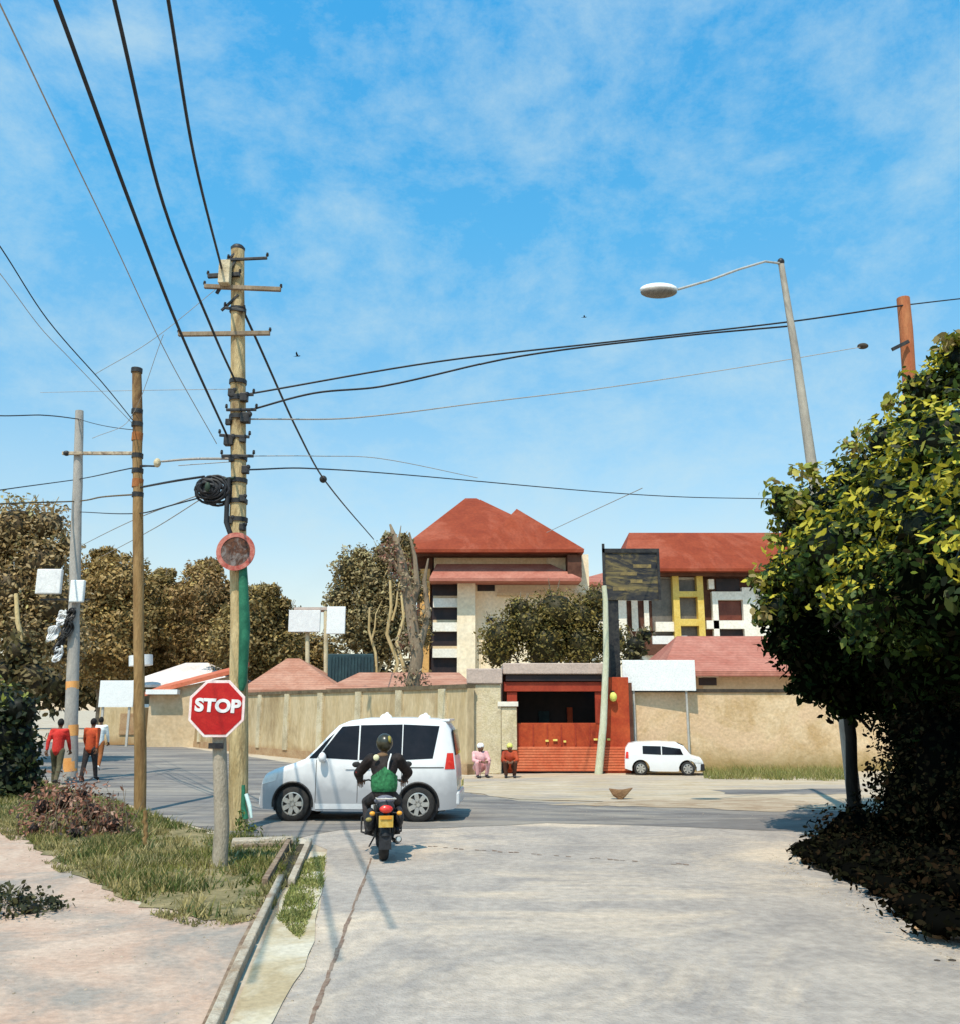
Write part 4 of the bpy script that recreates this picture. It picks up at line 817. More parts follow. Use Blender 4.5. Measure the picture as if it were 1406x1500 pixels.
# leaf debris clumps near drain: dark patch on the road near van front
# ------------------------------------------------------------------ poles
def pole(name, u0, v0, u1, v1, r0, r1, m, label, Y=None, ulist=None):
    b = G(u0, v0); Y = Y or b.y
    b = P(u0, v0, Y) if Y != b.y else b
    base = Vector((b.x, Y, 0)); top = P(u1, v1, Y)
    t = thing(name, base, label, 'pole')
    rn = random.Random(int(u0)); pts = []; n = 14
    for i in range(n + 1):
        k = i / n; p = base.lerp(top, k); w = .012 if 0 < i < n else 0; pts.append(p + Vector((rn.uniform(-w, w), rn.uniform(-w, w), -.1 if i == 0 else 0)))
    obj('shaft', MB().tube(pts, [(r0 + (r1 - r0) * i / n) * rn.uniform(.96, 1.04) for i in range(n + 1)], 12), m, t, True)
    return t, base, top
UP, ub, ut = pole('utility_pole', 350, 1216, 349, 366, .165, .130, POLEW, 'tall sunbleached timber utility pole with crossarms behind the stop sign')
UY = ub.y
def ux(v): return ub.lerp(ut, (P(349, v, UY).z) / ut.z)
def insul(mb, p, r=.03, h=.085): mb.lathe(p, (0, 0, 1), [(r * .4, 0), (r, h * .2), (r * .6, h * .35), (r, h * .5), (r * .6, h * .7), (r * .8, h * .85), (r * .2, h)], 10)
# crossarms: (photo v, left u, right u)
arms = [(378, 335, 392), (402, 305, 352), (424, 300, 412), (455, 330, 358), (488, 262, 396), (578, 338, 372), (600, 332, 376), (640, 322, 366), (668, 325, 372)]
rnd = random.Random(2)
for i, (v, u0, u1) in enumerate(arms):
    a = P(u0, v + rnd.uniform(-5, 3), UY - .14); b = P(u1, v, UY - .14)
    c = obj('crossarm', MB().obox(a, b, .07 if i in (1, 2, 4) else .045, .08 if i in (1, 2, 4) else .05), DKMET if i not in (2, 4) else BARK, UP, bevel=.006)
    for p in (a, b): 
        m2 = MB(); insul(m2, p + Vector((0, 0, .03))); obj('insulator', m2, DKMET, UP, True)
obj('bracket', MB().obox(P(318, 430, UY - .1), P(348, 378, UY - .12), .05, .05).obox(P(325, 455, UY - .1), P(350, 432, UY - .12), .04, .04).obox(P(322, 392, UY - .1), P(344, 372, UY - .1), .04, .04), DKMET, UP)
obj('switch_box', MB().box(P(328, 400, UY).x, P(344, 400, UY).x, UY - .32, UY - .16, P(340, 425, UY).z, P(340, 392, UY).z), PILLAR, UP, bevel=.01)
obj('pole_cap', MB().lathe(ut - Vector((0, 0, .02)), (0, 0, 1), [(.13, 0), (.14, .05), (.10, .1), (.02, .13)], 12), DKMET, UP, True)
for v in (455, 560, 585, 612, 672, 705, 735, 762):
    c = ux(v); r = .13 + .035 * (1 - c.z / ut.z); obj('metal_band', MB().tube([c - Vector((0, 0, .04)), c + Vector((0, 0, .04))], r + .022, 14), DKMET, UP, True)
# clamps clusters
for (u, v, s) in ((340, 575, .09), (358, 582, .10), (335, 618, .07), (360, 612, .12), (336, 645, .12), (356, 643, .08), (340, 672, .07), (360, 688, .09), (356, 730, .08), (337, 762, .09), (356, 772, .08)):
    q = P(u, v, UY - .12); obj('clamp', MB().box(q.x - s * .7, q.x + s * .7, q.y - s * .5, q.y + s * .7, q.z - s * .8, q.z + s * .8).ell(q + Vector((s * .6, -.02, s * .5)), (s * .5, s * .4, s * .5), 8, 6), DKMET, UP, False, bevel=.012)
# cable coil
q = P(308, 716, UY - .25); mb = MB().ell(q, (.20, .05, .17), 14, 8)
for k in range(13):
    R_ = .10 + .032 * (k % 6); pts = []
    for j in range(25):
        a = 2 * PI * j / 24; pts.append(q + Vector((R_ * 1.15 * math.cos(a) + (k - 3) * .012, (k - 3) * .022, R_ * math.sin(a) * .95)))
    mb.tube([p + Vector((.02 * math.sin(k * 3 + i_), 0, .02 * math.cos(k * 2 + i_ * .7))) for i_, p in enumerate(pts)], .024, 6)
obj('cable_coil', mb, BLACK, UP, True)
obj('coil_strap', MB().tube([P(330, 702, UY - .15), P(345, 700, UY - .15)], .03, 6).ell(q + Vector((0, -.14, 0)), (.05, .04, .09)), mat('dark_green_case', (.012, .03, .018), (.03, .05, .03), 5, .6), UP, True)
mb = MB().tube([P(336, 700, UY - .15), P(333, 740, UY - .17), P(332, 765, UY - .18), P(338, 782, UY - .17)], .045, 8)
obj('down_cable', mb, BLACK, UP, True)
mb = MB().tube([P(356, 800, UY - .19), P(357, 850, UY - .19), P(359, 920, UY - .18), P(356, 1000, UY - .18), P(354, 1012, UY - .18)], [.05, .08, .095, .075, .04], 10)
obj('conduit', mb, GREENP, UP, True)
mb = MB().tube([P(357, 1150, UY - .2), P(357, 1180, UY - .22), P(360, 1200, UY - .25)], [.03, .04, .06], 8); obj('conduit', mb, GREENP, UP, True)
mb = MB().tube([P(361, 1163, UY - .3), P(366, 1180, UY - .33), P(369, 1198, UY - .36)], [.03, .035, .02], 8); obj('guy_guard', mb, PALEC, UP, True)
mb = MB().tube([P(372, 1040, UY + .2), P(366, 1075, UY), P(358, 1085, UY - .1)], .03, 6)
# round sign on pole
ry0 = UY - .3; c = P(346, 808, ry0); R_ = 29 / F * ry0 * .99
rs = thing('round_sign', (c.x, c.y, c.z), 'round rusty faced road sign with salmon rim mounted high on the utility pole', 'sign')
def disc(c, r, th, rin=None, n=40):
    m = MB()
    if rin is None: m.lathe(c, (0, -1, 0), [(r, 0), (r, th)], n)
    else:
        o = len(m.v)
        for k in range(n):
            a = 2 * PI * k / n
            for rr, y in ((r, 0), (r, -th), (rin, -th), (rin, 0)): m.v.append(Vector((c[0] + rr * math.cos(a), c[1] + y, c[2] + rr * math.sin(a))))
        for k in range(n):
            j = (k + 1) % n
            for q in range(4): m.f.append((k * 4 + q, k * 4 + (q + 1) % 4, j * 4 + (q + 1) % 4, j * 4 + q))
    return m
obj('plate', disc(c, R_ * .97, .012), BROWNS, rs); obj('rim', disc(c + Vector((0, .004, 0)), R_, .026, R_ * .76), SALM, rs)
obj('bracket', MB().box(c.x - .1, c.x + .1, c.y + .005, UY - .14, c.z - .03, c.z + .03), DKMET, rs)
# stop sign
sb = G(322, 1270); SY = sb.y
ss = thing('stop_sign', (sb.x, sb.y, 0), 'red octagonal sign reading STOP on a grey concrete post in the grass', 'sign')
tp = P(321, 1050, SY)
obj('post', MB().tube([Vector((sb.x, SY, -.1)), Vector((sb.x, SY, .5)), Vector((tp.x, SY, tp.z))], [.10, .094, .088], 10), POSTG, ss, True)
c = P(318.5, 1038, SY - .14); R_ = 42.5 / F * SY * 1.0
def octo(c, r, th, rot=PI / 8, n=8):
    m = MB(); m.v = [Vector((c[0] + r * math.cos(rot + 2 * PI * k / n), c[1] + y, c[2] + r * math.sin(rot + 2 * PI * k / n))) for y in (0, -th) for k in range(n)]
    m.f = [tuple(range(n)), tuple(range(n, 2 * n))[::-1]] + [(k, (k + 1) % n, n + (k + 1) % n, n + k) for k in range(n)]; return m
obj('rim', octo(c, R_, .012), PINKR, ss, bevel=.004)
fc = obj('face', octo(c - Vector((0, .0125, 0)), R_ * .905, .004), REDS, ss)
me = textmesh('STOP', .225, .004, 1.10)
me.transform(Matrix.Rotation(math.radians(-2.5), 4, 'Z')); me.transform(Matrix.Rotation(PI / 2, 4, 'X')); me.transform(Matrix.Translation(c + Vector((.012, -.021, .03))))
obj('lettering', me, WHITED, ss)
obj('bracket', MB().box(c.x - .12, c.x + .12, c.y + .002, c.y + .05, c.z - .22, c.z - .18).box(c.x - .12, c.x + .12, c.y + .002, c.y + .05, c.z + .12, c.z + .16), DKMET, ss)
obj('clamp', MB().box(P(310, 1094, SY).x, P(331, 1094, SY).x, SY - .13, SY - .09, P(320, 1096, SY).z, P(320, 1088, SY).z), DKMET, ss)
# brown timber pole
BP, bb_, bt_ = pole('timber_pole', 206, 1190, 201, 541, .115, .10, POLEB, 'slim brown timber pole with dark metal bands beside the grass verge')
BY = bb_.y
def on(base, top, v, u=200):
    z = P(u, v, base.y).z; return base.lerp(top, z / top.z)
for v in (543, 603, 622, 668, 690, 725):
    c = on(bb_, bt_, v); obj('metal_band', MB().tube([c - Vector((0, 0, .05)), c + Vector((0, 0, .05))], .12, 12), DKMET, BP, True)
for v in (640, 708):
    c = on(bb_, bt_, v); obj('rust_band', MB().tube([c - Vector((0, 0, .09)), c + Vector((0, 0, .09))], .115, 12), mat('rust', (.25, .08, .02), (.35, .14, .05), 8, .9), BP, True)
c = P(231, 678, BY - .2); obj('lamp', MB().ell(c, (.075, .075, .10)), PILLAR, BP, True)
obj('lamp_arm', MB().tube([P(204, 682, BY - .05), P(231, 683, BY - .2)], .02, 6), DKMET, BP)
# grey banded pole
GP, gb_, gt_ = pole('concrete_pole', 103, 1146, 117, 602, .19, .12, POLEG, 'grey concrete pole painted with orange bands near the walking people')
GY = gb_.y
for (v0, v1) in ((1062, 1078), (1110, 1130), (998, 1010)):
    a = on(gb_, gt_, v1, 103); b = on(gb_, gt_, v0, 103); obj('painted_band', MB().tube([a, b], .19 if v0 > 1000 else .175, 12), ORANGE, GP, True)
obj('crossarm', MB().obox(P(92, 664, GY - .16), P(206, 664, GY - .16), .08, .10), mat('pale_crossarm', (.55, .45, .32), (.2, .14, .1), 6, .8), GP, bevel=.01)
obj('insulator', MB().ell(P(98, 664, GY - .16), (.10, .09, .08)), DKMET, GP, True)
for (u0, u1, v0, v1, m) in ((62, 98, 836, 872, WHITED), (112, 132, 852, 884, WHITE)):
    bx = obj('meter_box', MB().box(P(u0, 850, GY).x, P(u1, 850, GY).x, GY - .35, GY - .2, P(u0, v1, GY).z, P(u0, v0, GY).z), m, GP, bevel=.03)
obj('box_rail', MB().obox(P(60, 878, GY - .17), P(132, 878, GY - .17), .05, .05), DKMET, GP)
for (u, v, s, m) in ((78, 928, .14, WHITED), (88, 942, .16, DKMET), (100, 920, .14, DKMET), (92, 905, .12, WHITED), (105, 900, .10, DKMET), (86, 958, .12, WHITED)):
    q = P(u, v, GY - .26); mb = MB()
    for k in range(8):
        ra, rb_2, ph_, tl = rnd.uniform(.4, 1.1), rnd.uniform(.5, 1.2), rnd.uniform(0, 6), rnd.uniform(-.6, .6)
        mb.tube([q + Vector((s * ra * math.cos(a) + tl * s * math.sin(a), .06 * math.sin(2 * a + ph_), s * 1.6 * rb_2 * math.sin(a + ph_ * .2))) for a in [2 * PI * j / 18 for j in range(19)]], .022, 5)
    obj('cable_bundle', mb, m, GP, True)
# short stake
st, _, _ = pole('wooden_stake', 214, 1240, 213, 1188, .035, .03, POLEB, 'short dark wooden stake in the grass below the brown timber pole')
# dark pole segments + right timber pole
RP, rb_, rt_ = pole('timber_pole', 1376, 1180, 1322, 437, .15, .13, POLER, 'red brown timber pole rising out of the big tree at the right edge', 17.5)
obj('bracket', MB().obox(P(1306, 512, 17.3), P(1330, 500, 17.3), .05, .07), DKMET, RP)
# street lamp
LY = 17.2
lt = thing('street_lamp', (P(1236, 1180, LY).x, LY, 0), 'tall leaning grey street lamp with a long curved arm over the road', 'street lamp')
base = Vector((P(1252, 1180, LY).x, LY, -.1)); tpL = P(1143, 384, LY)
mid = P(1188, 680, LY)
obj('post', MB().tube([base, P(1214, 850, LY), mid, P(1165, 520, LY), tpL], [.13, .115, .105, .08, .06], 12), LAMPP, lt, True)
arm = [tpL + Vector((0, 0, -.03)), P(1120, 383, LY - .3), P(1080, 395, LY - .7), P(1040, 410, LY - 1.1), P(992, 424, LY - 1.5)]
obj('arm', MB().tube(arm, .024, 8), GALV, lt, True)
obj('joint', MB().ell(tpL, (.075, .075, .09)), DKMET, lt, True)
hc = P(964, 424, LY - 1.7)
obj('lamp_head', MB().ell(hc, (.36, .16, .115), 20, 10), WHITE, lt, True)
obj('diffuser', MB().ell(hc - Vector((0, 0, .055)), (.35, .17, .105), 20, 10), DULL, lt, True)
# ------------------------------------------------------------------ wires
def wire(pts, r, label, sag=0, m=None, n=10, name='overhead_wire', group='overhead wires'):
    pts = [Vector(p) for p in pts]; out = []
    n = max(n, 8)
    for i in range(len(pts) - 1):
        a, b = pts[i], pts[i + 1]; a0 = pts[i - 1] if i else a + (a - b); b1 = pts[i + 2] if i + 2 < len(pts) else b + (b - a)
        d0 = (b - a).length; m0 = (b - a0) * d0 / max(.01, (a - a0).length + d0); m1 = (b1 - a) * d0 / max(.01, (b1 - b).length + d0)
        for k in range(n):
            t = k / n; p = a * (2 * t ** 3 - 3 * t * t + 1) + m0 * (t ** 3 - 2 * t * t + t) + b * (3 * t * t - 2 * t ** 3) + m1 * (t ** 3 - t * t); p.z -= sag * 4 * t * (1 - t); out.append(p)
    out.append(pts[-1]); o = obj(name, MB().tube(out, r, 6), m or BLACK, None, True, base=tuple(pts[0])); tag(o, label, 'wire', group)
    return o
def ext(a, b, k=.6): return a + (a - b) * k     # carry the cable on past the frame
q0 = P(82, 0, 6.2); q1 = P(192, 300, 8.6); q2 = P(262, 480, 11.2); q3 = P(334, 640, UY - .1)
wire([ext(q0, q1, 1.5), q0, q1, q2, q3], .021, 'thick black cable, leftmost of the three sweeping down to the utility pole', n=4)
q0 = P(168, 0, 7.0); q1 = P(240, 300, 9.8); q2 = P(312, 484, 12.8); q3 = P(346, 560, UY - .1)
wire([ext(q0, q1, 1.5), q0, q1, q2, q3], .021, 'thick black cable, middle of the three sweeping down to the utility pole', n=4)
q0 = P(247, 0, 8.2); q1 = P(285, 230, 11.2); q2 = P(326, 396, UY - .2)
wire([ext(q0, q1, 1.5), q0, q1, q2], .022, 'thick black cable, rightmost of the three, reaching the utility pole top', n=4)
wire([q2, P(360, 462, 16), P(435, 628, 22), P(478, 706, 30), P(548, 790, 48)], .026, 'black cable running from the utility pole top down towards the tower trees', n=4)
wire([ext(P(0, 5, 6), P(90, 190, 8)), P(0, 5, 6), P(95, 205, 8), P(165, 350, 10.5), P(248, 525, 14), P(318, 650, UY + 1)], .008, 'very thin faint grey wire left of the three thick cables', m=POLEG, n=4)
wire([ext(P(0, 360, 12), P(100, 500, 14)), P(0, 360, 12), P(70, 468, 13.5), P(150, 560, 15.2), P(197, 618, BY)], .010, 'thin dark wire descending from the left edge to the brown timber pole', n=4)
wire([ext(P(0, 400, 12), P(100, 520, 14)), P(0, 400, 12), P(60, 480, 13.5), P(100, 522, 14.5), P(196, 622, BY)], .006, 'faintest thin wire just below the one reaching the brown timber pole', m=POLEG, n=4)
wire([P(360, 578, UY - .1), P(640, 530, 16.2), P(900, 500, 17), P(1150, 472, 17.3), P(1324, 447, 17.4)], .018, 'upper black cable from the utility pole to the red brown pole', n=4)
wire([P(362, 602, UY - .1), P(460, 576, 15.5), P(560, 566, 15.8), P(760, 522, 16.3), P(1000, 492, 17), P(1152, 478, 17.2)], .019, 'second thick black cable spanning from the utility pole to the street lamp', n=4)
wire([P(1324, 447, 17.4), P(1420, 436, 18.2), P(1600, 418, 20)], .014, 'short cable leaving the red brown pole past the right edge', n=4)
wire([P(366, 614, UY), P(520, 612, 18), P(720, 588, 22), P(900, 566, 26), P(1110, 534, 30), P(1262, 508, 33)], .016, 'thin grey wire below the two thick black cables ending at a dark knob', m=POLEG, n=4)
k = P(1263, 507, 33); t = obj('wire_damper', MB().ell(k, (.22, .15, .12)), COPE, None, True, base=tuple(k)); tag(t, 'dark oval damper hanging at the end of the thin grey wire', 'wire fitting')
wire([P(366, 688, UY), P(450, 686, 19), P(600, 696, 26), P(870, 720, 30), P(1000, 728, 32), P(1140, 731, 34), P(1400, 740, 38)], .018, 'lowest dark wire running right above the tower roof', n=4)
wire([P(366, 668, UY), P(460, 668, 17), P(560, 672, 20), P(700, 700, 24)], .009, 'thin grey wire just above the lowest dark wire right of the utility pole', m=POLEG, n=4)
wire([P(800, 780, 60), P(860, 752, 50), P(940, 715, 40)], .02, 'faint short slanting wire above the right end of the tower roof', m=POLEG)
wire([P(-60, 604, 20), P(0, 609, 21), P(60, 608, 22), P(117, 614, GY)], .016, 'dark wire from the left edge to the grey pole top', n=4)
wire([P(117, 614, GY), P(200, 630, BY)], .010, 'short dark wire joining the grey pole top and the brown timber pole', .05)
wire([P(60, 575, 22), P(200, 572, BY + .2), P(336, 570, UY)], .006, 'thin faint wire crossing behind the brown timber pole tip', m=POLEG)
wire([P(-60, 728, 20), P(0, 718, 21), P(115, 702, GY), P(203, 684, BY), P(231, 682, BY - .2)], .016, 'dark wire through the grey pole to the small lamp on the timber pole', n=4)
wire([P(206, 714, BY), P(260, 704, 15.6), P(300, 698, UY - .2)], .022, 'short thick black cable entering the cable coil', n=4)
wire([P(-60, 742, 20), P(0, 738, 21), P(115, 734, GY), P(150, 728, 22), P(204, 724, BY)], .022, 'thick rusty cable under the others between the grey and timber poles', n=4, m=COPEB)
wire([P(118, 750, GY), P(204, 752, BY), P(260, 738, 15.5), P(312, 724, UY - .2)], .013, 'thin dark cable sagging from the grey pole to the coil', n=4)
wire([P(118, 800, 32), P(200, 760, 20), P(300, 722, UY - .2)], .010, 'grey service wire slanting down left from the coil, upper one', m=POLEG, n=4)
wire([P(150, 815, 34), P(230, 772, 20), P(306, 724, UY - .2)], .010, 'grey service wire slanting down left from the coil, lower one', m=POLEG, n=4)
wire([P(238, 676, BY - .1), P(290, 672, 15.4), P(345, 672, UY)], .024, 'grey frayed thick cable between the small lamp and the utility pole', m=POLEG, n=4)
wire([P(262, 682, 15.8), P(345, 676, UY)], .008, 'thin wire just under the grey frayed cable', m=POLEG)
wire([P(136, 642, 17), P(190, 615, BY), P(240, 490, 16)], .006, 'hairline slanting wire crossing the brown timber pole tip', m=POLEG, n=4)
wire([P(140, 548, 17), P(228, 495, 16), P(345, 400, UY)], .006, 'hairline wire climbing right to the utility pole top', m=POLEG, n=4)
# bulb on wire
k = P(474, 702, 29.4); t = obj('wire_connector', MB().ell(k, (.13, .12, .13)), DKMET, None, True, base=tuple(k)); tag(t, 'round black connector on the cable descending right of the utility pole', 'wire fitting')
# birds
def bird(u, v, Y, s, lab, a):
    c = P(u, v, Y); m = MB().capsule(c + Vector((-s * .5, 0, 0)), c + Vector((s * .45, 0, s * .08)), s * .08, s * .13, 8); m.ell(c + Vector((s * .62, 0, s * .14)), (s * .12, s * .11, s * .11), 8, 6)
    m.add([c + Vector((-s * .2, 0, .0)), c + Vector((s * .25, 0, .03)), c + Vector((0, s * .9, s * a)), c + Vector((-s * .3, s * .6, s * a * .7))], [(0, 1, 2, 3)])
    m.add([c + Vector((-s * .2, 0, .0)), c + Vector((s * .25, 0, .03)), c + Vector((0, -s * .9, s * a)), c + Vector((-s * .3, -s * .6, s * a * .7))], [(0, 1, 2, 3)])
    m.add([c + Vector((-s * .45, 0, 0)), c + Vector((-s * .85, s * .15, 0)), c + Vector((-s * .85, -s * .15, 0))], [(0, 1, 2)])
    o = obj('bird', m, HAIR, None, base=tuple(c)); tag(o, lab, 'bird', 'small dark birds in the sky')
bird(855, 465, 40, .16, 'small dark bird flying above the upper cables near the lamp head side', .4)
bird(436, 522, 36, .18, 'small dark bird flying just right of the utility pole', .9)
# ------------------------------------------------------------------ vehicles
def surf_body(L, prof_t, prof_b, hw, belt, tum, r, n=90, nz=14, ny=6):
    """car body loft: x from 0 (front) to L; returns mesh + side function"""
    def interp(pr, x):
        for (a, va), (b, vb) in zip(pr[:-1], pr[1:]):
            if x <= b: return va + (vb - va) * ((x - a) / (b - a) if b > a else 0)
        return pr[-1][1]
    def half(x, z):
        e = min(x, L - x); w = hw * (1 - .20 * max(0, 1 - e / .55) ** 2.2); return w - tum * max(0, z - belt) - .05 * max(0, (.45 - z) / .45) ** 2
    def side(x, z):
        zt = interp(prof_t, x); b = half(x, min(z, zt)); rr = min(r, (zt - .25) * .5)
        if z > zt - rr: k = min(1, (z - (zt - rr)) / rr); b -= rr * (1 - math.sqrt(max(0, 1 - k * k)))
        return b
    mb = MB(); xs = sorted(set([L * i / n for i in range(n + 1)] + [p[0] for p in prof_t] + [p[0] for p in prof_b])); rows = []
    for x in xs:
        zt = interp(prof_t, x); zb = interp(prof_b, x); row = []
        rr = min(r, (zt - .25) * .5)
        zs = [zb + (zt - rr - zb) * j / nz for j in range(nz + 1)] + [zt - rr + rr * math.sin(PI / 2 * j / 5) for j in range(1, 6)]
        row = [(side(x, z), z) for z in zs]; yt = row[-1][0]
        row += [(yt * (1 - j / ny), zt + .02 * (1 - (1 - j / ny) ** 2)) for j in range(1, ny + 1)]
        full = row + [(-y, z) for y, z in row[-2::-1]]
        rows.append([(x, y, z) for y, z in full])
    m = len(rows[0])
    for rw in rows: mb.v += [Vector(p) for p in rw]
    for i in range(len(rows) - 1):
        for j in range(m - 1): mb.f.append((i * m + j, i * m + j + 1, (i + 1) * m + j + 1, (i + 1) * m + j))
        mb.f.append((i * m + m - 1, i * m, (i + 1) * m, (i + 1) * m + m - 1))
    mb.f.append(tuple(range(m))); o = (len(rows) - 1) * m; mb.f.append(tuple(o + k for k in range(m))[::-1])
    return mb, side, lambda x: interp(prof_t, x)
def side_patch(side, quad, sgn, off=.005, n=12, m=6):
    """quad of (x,z): bl, br, tr, tl"""
    mb = MB(); 
    for j in range(m + 1):
        for i in range(n + 1):
            s = i / n; t = j / m; x = (quad[0][0] * (1 - s) + quad[1][0] * s) * (1 - t) + (quad[3][0] * (1 - s) + quad[2][0] * s) * t
            z = (quad[0][1] * (1 - s) + quad[1][1] * s) * (1 - t) + (quad[3][1] * (1 - s) + quad[2][1] * s) * t
            mb.v.append(Vector((x, sgn * (side(x, z) + off), z)))
    for j in range(m):
        for i in range(n): mb.f.append((j * (n + 1) + i, j * (n + 1) + i + 1, (j + 1) * (n + 1) + i + 1, (j + 1) * (n + 1) + i))
    return mb
def arch(cx, r, zc, z0, n=12):
    x0 = math.sqrt(max(0, r * r - (z0 - zc) ** 2)); out = [(cx - x0 - .001, z0)]
    for i in range(n + 1):
        x = -x0 + 2 * x0 * i / n; out.append((cx + x, zc + math.sqrt(max(0, r * r - x * x))))
    out.append((cx + x0 + .001, z0)); return out
def wheel(par, x, y, r, wdt, sgn):
    w = obj('wheel', MB().lathe((x, y, r), (0, sgn, 0), [(r * .62, -wdt / 2), (r * .93, -wdt / 2), (r, -wdt * .38), (r, wdt * .38), (r * .93, wdt / 2), (r * .66, wdt / 2), (r * .64, wdt * .40)], 36), TYRE, par, True, local=True)
    yo = y + sgn * wdt * .46
    m = MB(); m.lathe((x, y, r), (0, sgn, 0), [(r * .66, wdt * .30), (r * .66, wdt * .50), (r * .60, wdt * .52), (r * .58, wdt * .36)], 32)
    for k in range(7):
        a = 2 * PI * k / 7; m.obox((x + math.cos(a) * r * .08, yo, r + math.sin(a) * r * .08), (x + math.cos(a) * r * .6, yo, r + math.sin(a) * r * .6), .045 * r / .3, .075 * r / .3, up=(math.sin(a), 0, -math.cos(a)))
    m.lathe((x, y, r), (0, sgn, 0), [(r * .16, wdt * .3), (r * .16, wdt * .54), (r * .08, wdt * .56)], 16)
    m.lathe((x, y, r), (0, sgn, 0), [(r * .59, wdt * .28), (r * .59, wdt * .30)], 24)
    obj('rim', m, RIM, w, True, local=True); return w
# --- minivan. local: x from front (0) to rear (L), y<0 is the side towards the camera
L = 3.98
zc = .33; wr_ = .33; fx, rx_ = .70, 3.22
pt_ = [(0, .62), (.03, .78), (.10, .88), (.30, .97), (.62, 1.06), (.90, 1.16), (1.12, 1.36), (1.38, 1.64), (1.55, 1.80), (1.75, 1.88), (2.1, 1.93), (2.9, 1.94), (3.5, 1.92), (3.74, 1.87), (3.84, 1.72), (3.92, 1.30), (3.96, 1.0), (L, .70)]
pb_ = [(0, .24)] + arch(fx, .41, zc, .22) + [(1.2, .2), (2.7, .2)] + arch(rx_, .41, zc, .22) + [(L - .06, .24), (L, .3)]
pf = G(400, 1206); vy = G(447, 1204).y
van = thing('minivan', (pf.x - .34, vy + .02, 0), 'white minivan with dark side windows crossing the junction behind the motorcycle', 'van', rz=math.radians(-3.0))
van.scale = (.90, .90, .93)
# local y: near side is negative -> shift so that near side is at y=0..  centre at y=+.85
HWD = .84
body, side, topz = surf_body(L, pt_, pb_, HWD, 1.1, .17, .11)
def vadd(name, mb, m, par=None, smooth=True, bev=0):
    mb.xform(Matrix.Translation((0, HWD, 0))); return obj(name, mb, m, par or van, smooth, True, bev)
bo = vadd('body', body, VANP)
vadd('underbody', MB().box(.3, L - .25, -HWD + .12, HWD - .12, .20, .5), BLACK, smooth=False)
for sg in (-1, 1):
    vadd('side_window', side_patch(side, [(1.18, 1.19), (1.99, 1.15), (1.99, 1.80), (1.64, 1.78)], sg), CGLASS)
    vadd('side_window', side_patch(side, [(2.02, 1.15), (2.87, 1.15), (2.87, 1.82), (2.02, 1.805)], sg), CGLASS)
    vadd('side_window', side_patch(side, [(2.89, 1.15), (3.50, 1.18), (3.62, 1.79), (2.89, 1.82)], sg), CGLASS)
    vadd('side_window', side_patch(side, [(1.00, 1.18), (1.16, 1.18), (1.50, 1.66), (1.38, 1.56)], sg), CGLASS)
    lo_ = vadd('lower_panel', side_patch(side, [(1.16, .24), (2.76, .24), (2.76, .34), (1.16, .34)], sg, .012), CARL)
    for x in (1.16, 2.0, 2.88):
        vadd('door_seam', side_patch(side, [(x - .006, .36), (x + .006, .36), (x + .006, 1.15), (x - .006, 1.15)], sg, .002, 2, 12), DKMET)
    vadd('slide_rail', side_patch(side, [(2.9, 1.0), (3.72, 1.0), (3.72, 1.02), (2.9, 1.02)], sg, .004, 10, 1), DKMET)
    for x in (1.84, 2.16):
        vadd('door_handle', side_patch(side, [(x - .09, .98), (x + .09, .98), (x + .09, 1.02), (x - .09, 1.02)], sg, .022, 3, 2), CARW)
    vadd('tail_light', side_patch(side, [(3.74, .98), (3.935, .98), (3.90, 1.28), (3.78, 1.28)], sg, .008, 4, 6), REDL)
    vadd('headlight', side_patch(side, [(.04, .68), (.34, .76), (.40, .92), (.10, .84)], sg, .008, 6, 4), CLEARL)
    for cx in (fx, rx_):
        m = MB(); 
        pts = [(cx + .405 * math.cos(a), sg * (side(cx + .405 * math.cos(a), .33 + .405 * math.sin(a)) - .005), zc + .405 * math.sin(a)) for a in [math.radians(-8 + 196 * k / 20) for k in range(21)]]
        vadd('arch_trim', m.tube(pts, .022, 6), DKMET)
for cx in (fx, rx_):
    for sg in (-1, 1): 
        vadd('wheel_well', MB().lathe((cx, sg * (HWD - .13), zc), (0, -sg, 0), [(.395, 0), (.395, .25)], 24), BLACK)
for cx in (fx, rx_):
    for sg in (-1, 1):
        w = wheel(van, cx, sg * (HWD - .13) + HWD, wr_, .2, sg)
# windscreen / rear window
def top_patch(x0, x1, hy, off=.006, n=8, nx=8):
    m = MB()
    for i in range(nx + 1):
        x = x0 + (x1 - x0) * i / nx
        for j in range(n + 1):
            y = -hy + 2 * hy * j / n; z = topz(x); yt = HWD - .17 * max(0, z - 1.1) - .13; k = min(1, abs(y) / yt)
            m.v.append(Vector((x - off * (1 if x < 2 else -1), y, z + .02 * (1 - k * k) + off)))
    for i in range(nx):
        for j in range(n): m.f.append((i * (n + 1) + j, i * (n + 1) + j + 1, (i + 1) * (n + 1) + j + 1, (i + 1) * (n + 1) + j))
    return m
vadd('windscreen', top_patch(.93, 1.50, .60), CGLASS)
vadd('rear_window', MB().add([(3.915, -.60, 1.24), (3.915, .60, 1.24), (3.865, .56, 1.70), (3.865, -.56, 1.70), (3.952, -.60, 1.24), (3.952, .60, 1.24), (3.885, .56, 1.71), (3.885, -.56, 1.71)], [(0, 1, 2, 3), (4, 7, 6, 5), (0, 4, 5, 1), (1, 5, 6, 2), (2, 6, 7, 3), (3, 7, 4, 0)]), CGLASS, smooth=False)
vadd('bumper', MB().box(-.03, .16, -.66, .66, .26, .46), CARL, smooth=False, bev=.04)
vadd('bumper', MB().box(L - .14, L + .05, -.68, .68, .30, .56), CARL, smooth=False, bev=.04)
